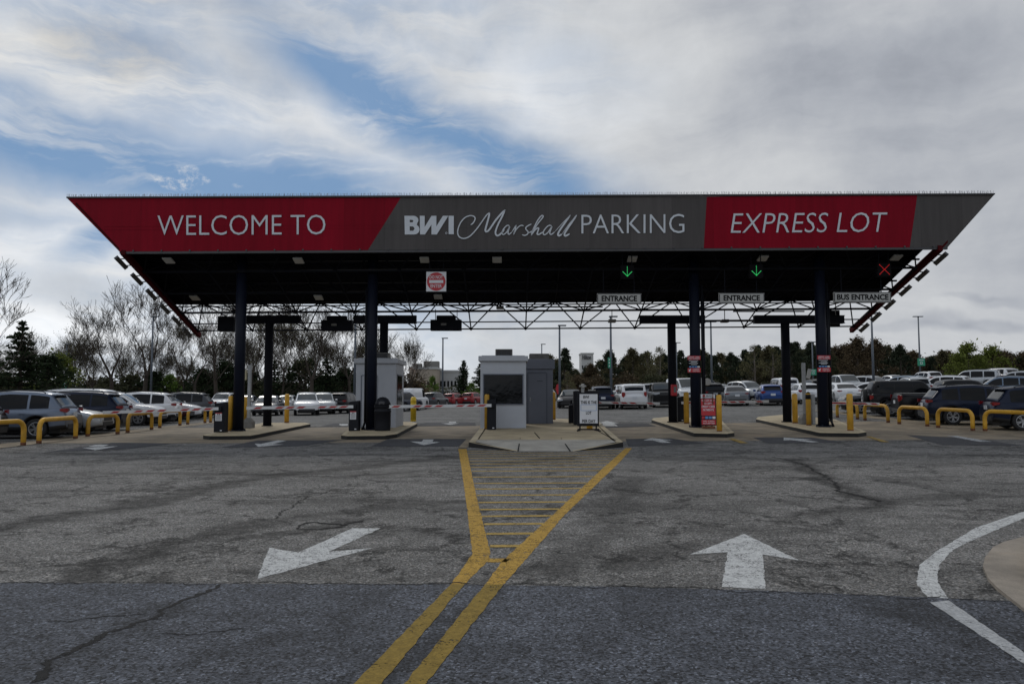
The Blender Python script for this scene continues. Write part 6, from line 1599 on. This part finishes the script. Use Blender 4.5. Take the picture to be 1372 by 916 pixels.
# ------------------------------------------------------------------ sky and light
W_ = bpy.data.worlds.new('World'); S.world = W_; W_.use_nodes = True; t = NT(W_.node_tree); n = t.n; l = t.l
n.clear(); outw = n.new('ShaderNodeOutputWorld'); bg = n.new('ShaderNodeBackground'); l.new(bg.outputs[0], outw.inputs[0])
SUN_EL, SUN_AZ = 42.0, -22.0                              # ahead and to the left, behind cloud
sky = n.new('ShaderNodeTexSky'); sky.sky_type = 'NISHITA'; sky.sun_disc = False; sky.sun_elevation = radians(SUN_EL); sky.sun_rotation = radians(SUN_AZ)
sky.air_density = 1.0; sky.dust_density = 0.6; sky.ozone_density = 2.0
tc = n.new('ShaderNodeTexCoord'); D = tc.outputs['Generated']; dx, dy, dz = t.sep(D)
az = t.math('ARCTAN2', dx, dy); el = t.math('ARCSINE', dz)
AE = t.comb(az, el, 0.0)
up = t.math('ADD', t.math('MAXIMUM', dz, 0.0), 0.16)
CP = t.comb(t.math('DIVIDE', dx, up), t.math('DIVIDE', dy, up), 0.0)                   # cloud-sheet coordinates
warp = t.vmath('SCALE', t.vmath('SUBTRACT', t.noise(AE, 3.6, 5, .58, color=True), (.5, .5, .5)), scale=.11)
AW = t.vmath('ADD', AE, warp); aw, ew, _ = t.sep(AW)
def pa(px, py):
    x, a, b = ray(px, py); L_ = sqrt(x * x + a * a + b * b); return atan2(x, a), math.asin(b / L_)
def band(p, q, width, soft0=.12):
    (a0, e0), (a1, e1) = pa(*p), pa(*q); ll = sqrt((a1 - a0) ** 2 + (e1 - e0) ** 2); ux, uy = (a1 - a0) / ll, (e1 - e0) / ll
    ra = t.math('SUBTRACT', aw, a0); re = t.math('SUBTRACT', ew, e0)
    along = t.math('ADD', t.math('MULTIPLY', ra, ux), t.math('MULTIPLY', re, uy)); across = t.math('ABSOLUTE', t.math('SUBTRACT', t.math('MULTIPLY', re, ux), t.math('MULTIPLY', ra, uy)))
    m = t.rng(across, 0.0, width * 1.12, 1.0, 0.0)
    return t.math('MULTIPLY', m, t.math('MULTIPLY', t.rng(along, -soft0, soft0, 0.0, 1.0), t.rng(along, ll - soft0, ll + soft0, 1.0, 0.0)))
b1 = band((-160, 140), (560, 285), .088); b2 = band((330, 30), (820, 290), .082); b3 = band((90, 345), (200, 290), .035, .06)
b4 = t.math('MULTIPLY', band((700, 80), (840, 110), .07), .35); b5 = t.math('MULTIPLY', band((-100, 270), (160, 300), .035), .5)
mpw = n.new('ShaderNodeMapping'); mpw.inputs['Rotation'].default_value = (0, 0, radians(24)); mpw.inputs['Scale'].default_value = (3.0, 13, 1); l.new(AW, mpw.inputs['Vector'])
wisp = t.noise(mpw.outputs[0], 1.3, 8, .62, .6)
blue = t.math('MAXIMUM', t.math('MAXIMUM', b1, b2), t.math('MAXIMUM', b3, t.math('MAXIMUM', b4, b5)))
blue = t.math('MULTIPLY', blue, t.rng(wisp, .72, .42, .32, 1.1))
def blob(px, py, rx, ry, amt):
    a0, e0 = pa(px, py); q = t.vmath('LENGTH', t.vmath('MULTIPLY', t.vmath('SUBTRACT', AW, (a0, e0, 0)), (1 / rx, 1 / ry, 0)))
    return t.math('MULTIPLY', t.rng(q, .35, 1.0, 1.0, 0.0), amt)
pf = t.math('ADD', t.math('ADD', blob(232, 243, .035, .010, 1.1), blob(268, 240, .028, .010, .9)), t.math('ADD', blob(250, 225, .02, .010, .9), blob(330, 246, .018, .006, .6)))
blue = t.math('SUBTRACT', blue, t.math('MULTIPLY', pf, t.rng(t.noise(AE, 55, 7, .7), .40, .68, 0.0, .75)), clamp=True)
back = t.rng(dy, .25, -.1, 0.0, 1.0)
veil = t.math('MULTIPLY', t.math('MULTIPLY', t.rng(aw, .22, -.12, 0.0, .55), t.rng(wisp, .66, .40, 0.0, 1.0)), t.rng(el, .02, .12, .55, 1.0))
blue = t.math('MAXIMUM', blue, t.math('MULTIPLY', veil, t.rng(t.noise(AE, 5, 6, .6), .35, .65, .35, 1.0)))
blue = t.math('MAXIMUM', blue, t.math('MULTIPLY', back, t.rng(t.noise(CP, .55, 6, .6), .52, .66, 0.0, .7)), clamp=True)
# cloud brightness: soft masses, brighter towards the hidden sun and lower left, greyer to the right and up
n1 = t.noise(AW, 3.2, 8, .56, .3); n2 = t.noise(mpw.outputs[0], .55, 7, .6, .4); n3 = t.noise(AE, 11, 7, .6, .3)
lum = t.math('ADD', t.math('MULTIPLY', t.rng(n1, .3, .7, -1, 1, smooth=False), .12), t.math('MULTIPLY', t.rng(n2, .3, .7, -1, 1, smooth=False), .10))
lum = t.math('ADD', lum, t.math('MULTIPLY', t.rng(n3, .3, .7, -1, 1, smooth=False), .035))
side = t.rng(aw, -.45, .6, .70, .52); side = t.math('ADD', side, t.math('MULTIPLY', t.rng(el, .16, .02, 0.0, 1.0), t.rng(az, -.3, .55, .14, .04)))
lum = t.math('MULTIPLY', side, t.math('ADD', 1.0, t.math('MULTIPLY', lum, 1.5)))
lum = t.math('ADD', lum, t.math('ADD', blob(70, 95, .20, .055, .10), blob(150, 75, .10, .04, -.16)))
lum = t.math('ADD', lum, t.math('ADD', blob(800, 120, .22, .12, .08), blob(1180, 95, .30, .06, -.07)))
lum = t.math('ADD', lum, t.math('ADD', blob(430, 190, .25, .07, .07), blob(560, 250, .22, .05, .08)))
for px, py, rx, ry, am in ((1265, 436, .036, .016, -.11), (1325, 437, .045, .011, -.10), (1210, 447, .05, .009, -.06), (1345, 403, .05, .009, -.06), (1290, 402, .04, .006, -.06), (110, 395, .07, .03, -.10), (30, 330, .10, .03, .06), (60, 445, .1, .02, .06)):
    lum = t.math('ADD', lum, blob(px, py, rx, ry, am))
lum = t.math('MULTIPLY', lum, t.rng(dy, -.3, .4, 1.15, 1.0))
tint = t.mix(t.rng(lum, .35, .66), (.88, .94, 1.06), (.965, .99, 1.02))
blob_warm = t.math('ADD', blob(60, 90, .22, .06, .75), 0.0, clamp=True); tint = t.mix(blob_warm, tint, (1.04, 1.01, .95))
cloud = t.vmath('SCALE', tint, scale=t.math('MAXIMUM', lum, .08))
skyc = t.vmath('SCALE', sky.outputs[0], scale=.048)
skyc = t.mix(.75, skyc, (.098, .268, .53))
col = t.mix(t.math('MULTIPLY', blue, .88), cloud, skyc)
col = t.mix(t.rng(dz, 0.0, -.04, 0.0, 1.0), col, (.12, .115, .11))
l.new(t.vmath('SCALE', col, scale=10.0), bg.inputs[0]); bg.inputs[1].default_value = 0.1
sl = bpy.data.lights.new('sun', 'SUN'); sl.energy = 0.9; sl.angle = radians(14); sl.color = (1, .95, .87)
so = bpy.data.objects.new('sun', sl); COL.objects.link(so)
sd = Vector((sin(radians(SUN_AZ)) * cos(radians(SUN_EL)), cos(radians(SUN_AZ)) * cos(radians(SUN_EL)), sin(radians(SUN_EL))))
so.rotation_euler = (-sd).to_track_quat('-Z', 'Y').to_euler(); so.location = (0, 0, 60)

# ------------------------------------------------------------------ camera
cd = bpy.data.cameras.new('camera'); cd.sensor_width = 36; cd.lens = F / 1372 * 36; cd.clip_end = 6000; cd.clip_start = .05
co = bpy.data.objects.new('camera', cd); COL.objects.link(co); co.location = (0, 0, EYE); co.rotation_euler = (pi / 2 + TILT, 0, 0); S.camera = co
S.view_settings.view_transform = 'Standard'; S.view_settings.look = 'None'; S.view_settings.exposure = 0; S.view_settings.gamma = 1
S.view_settings.use_curve_mapping = False
S.render.engine = 'CYCLES'; S.cycles.max_bounces = 6
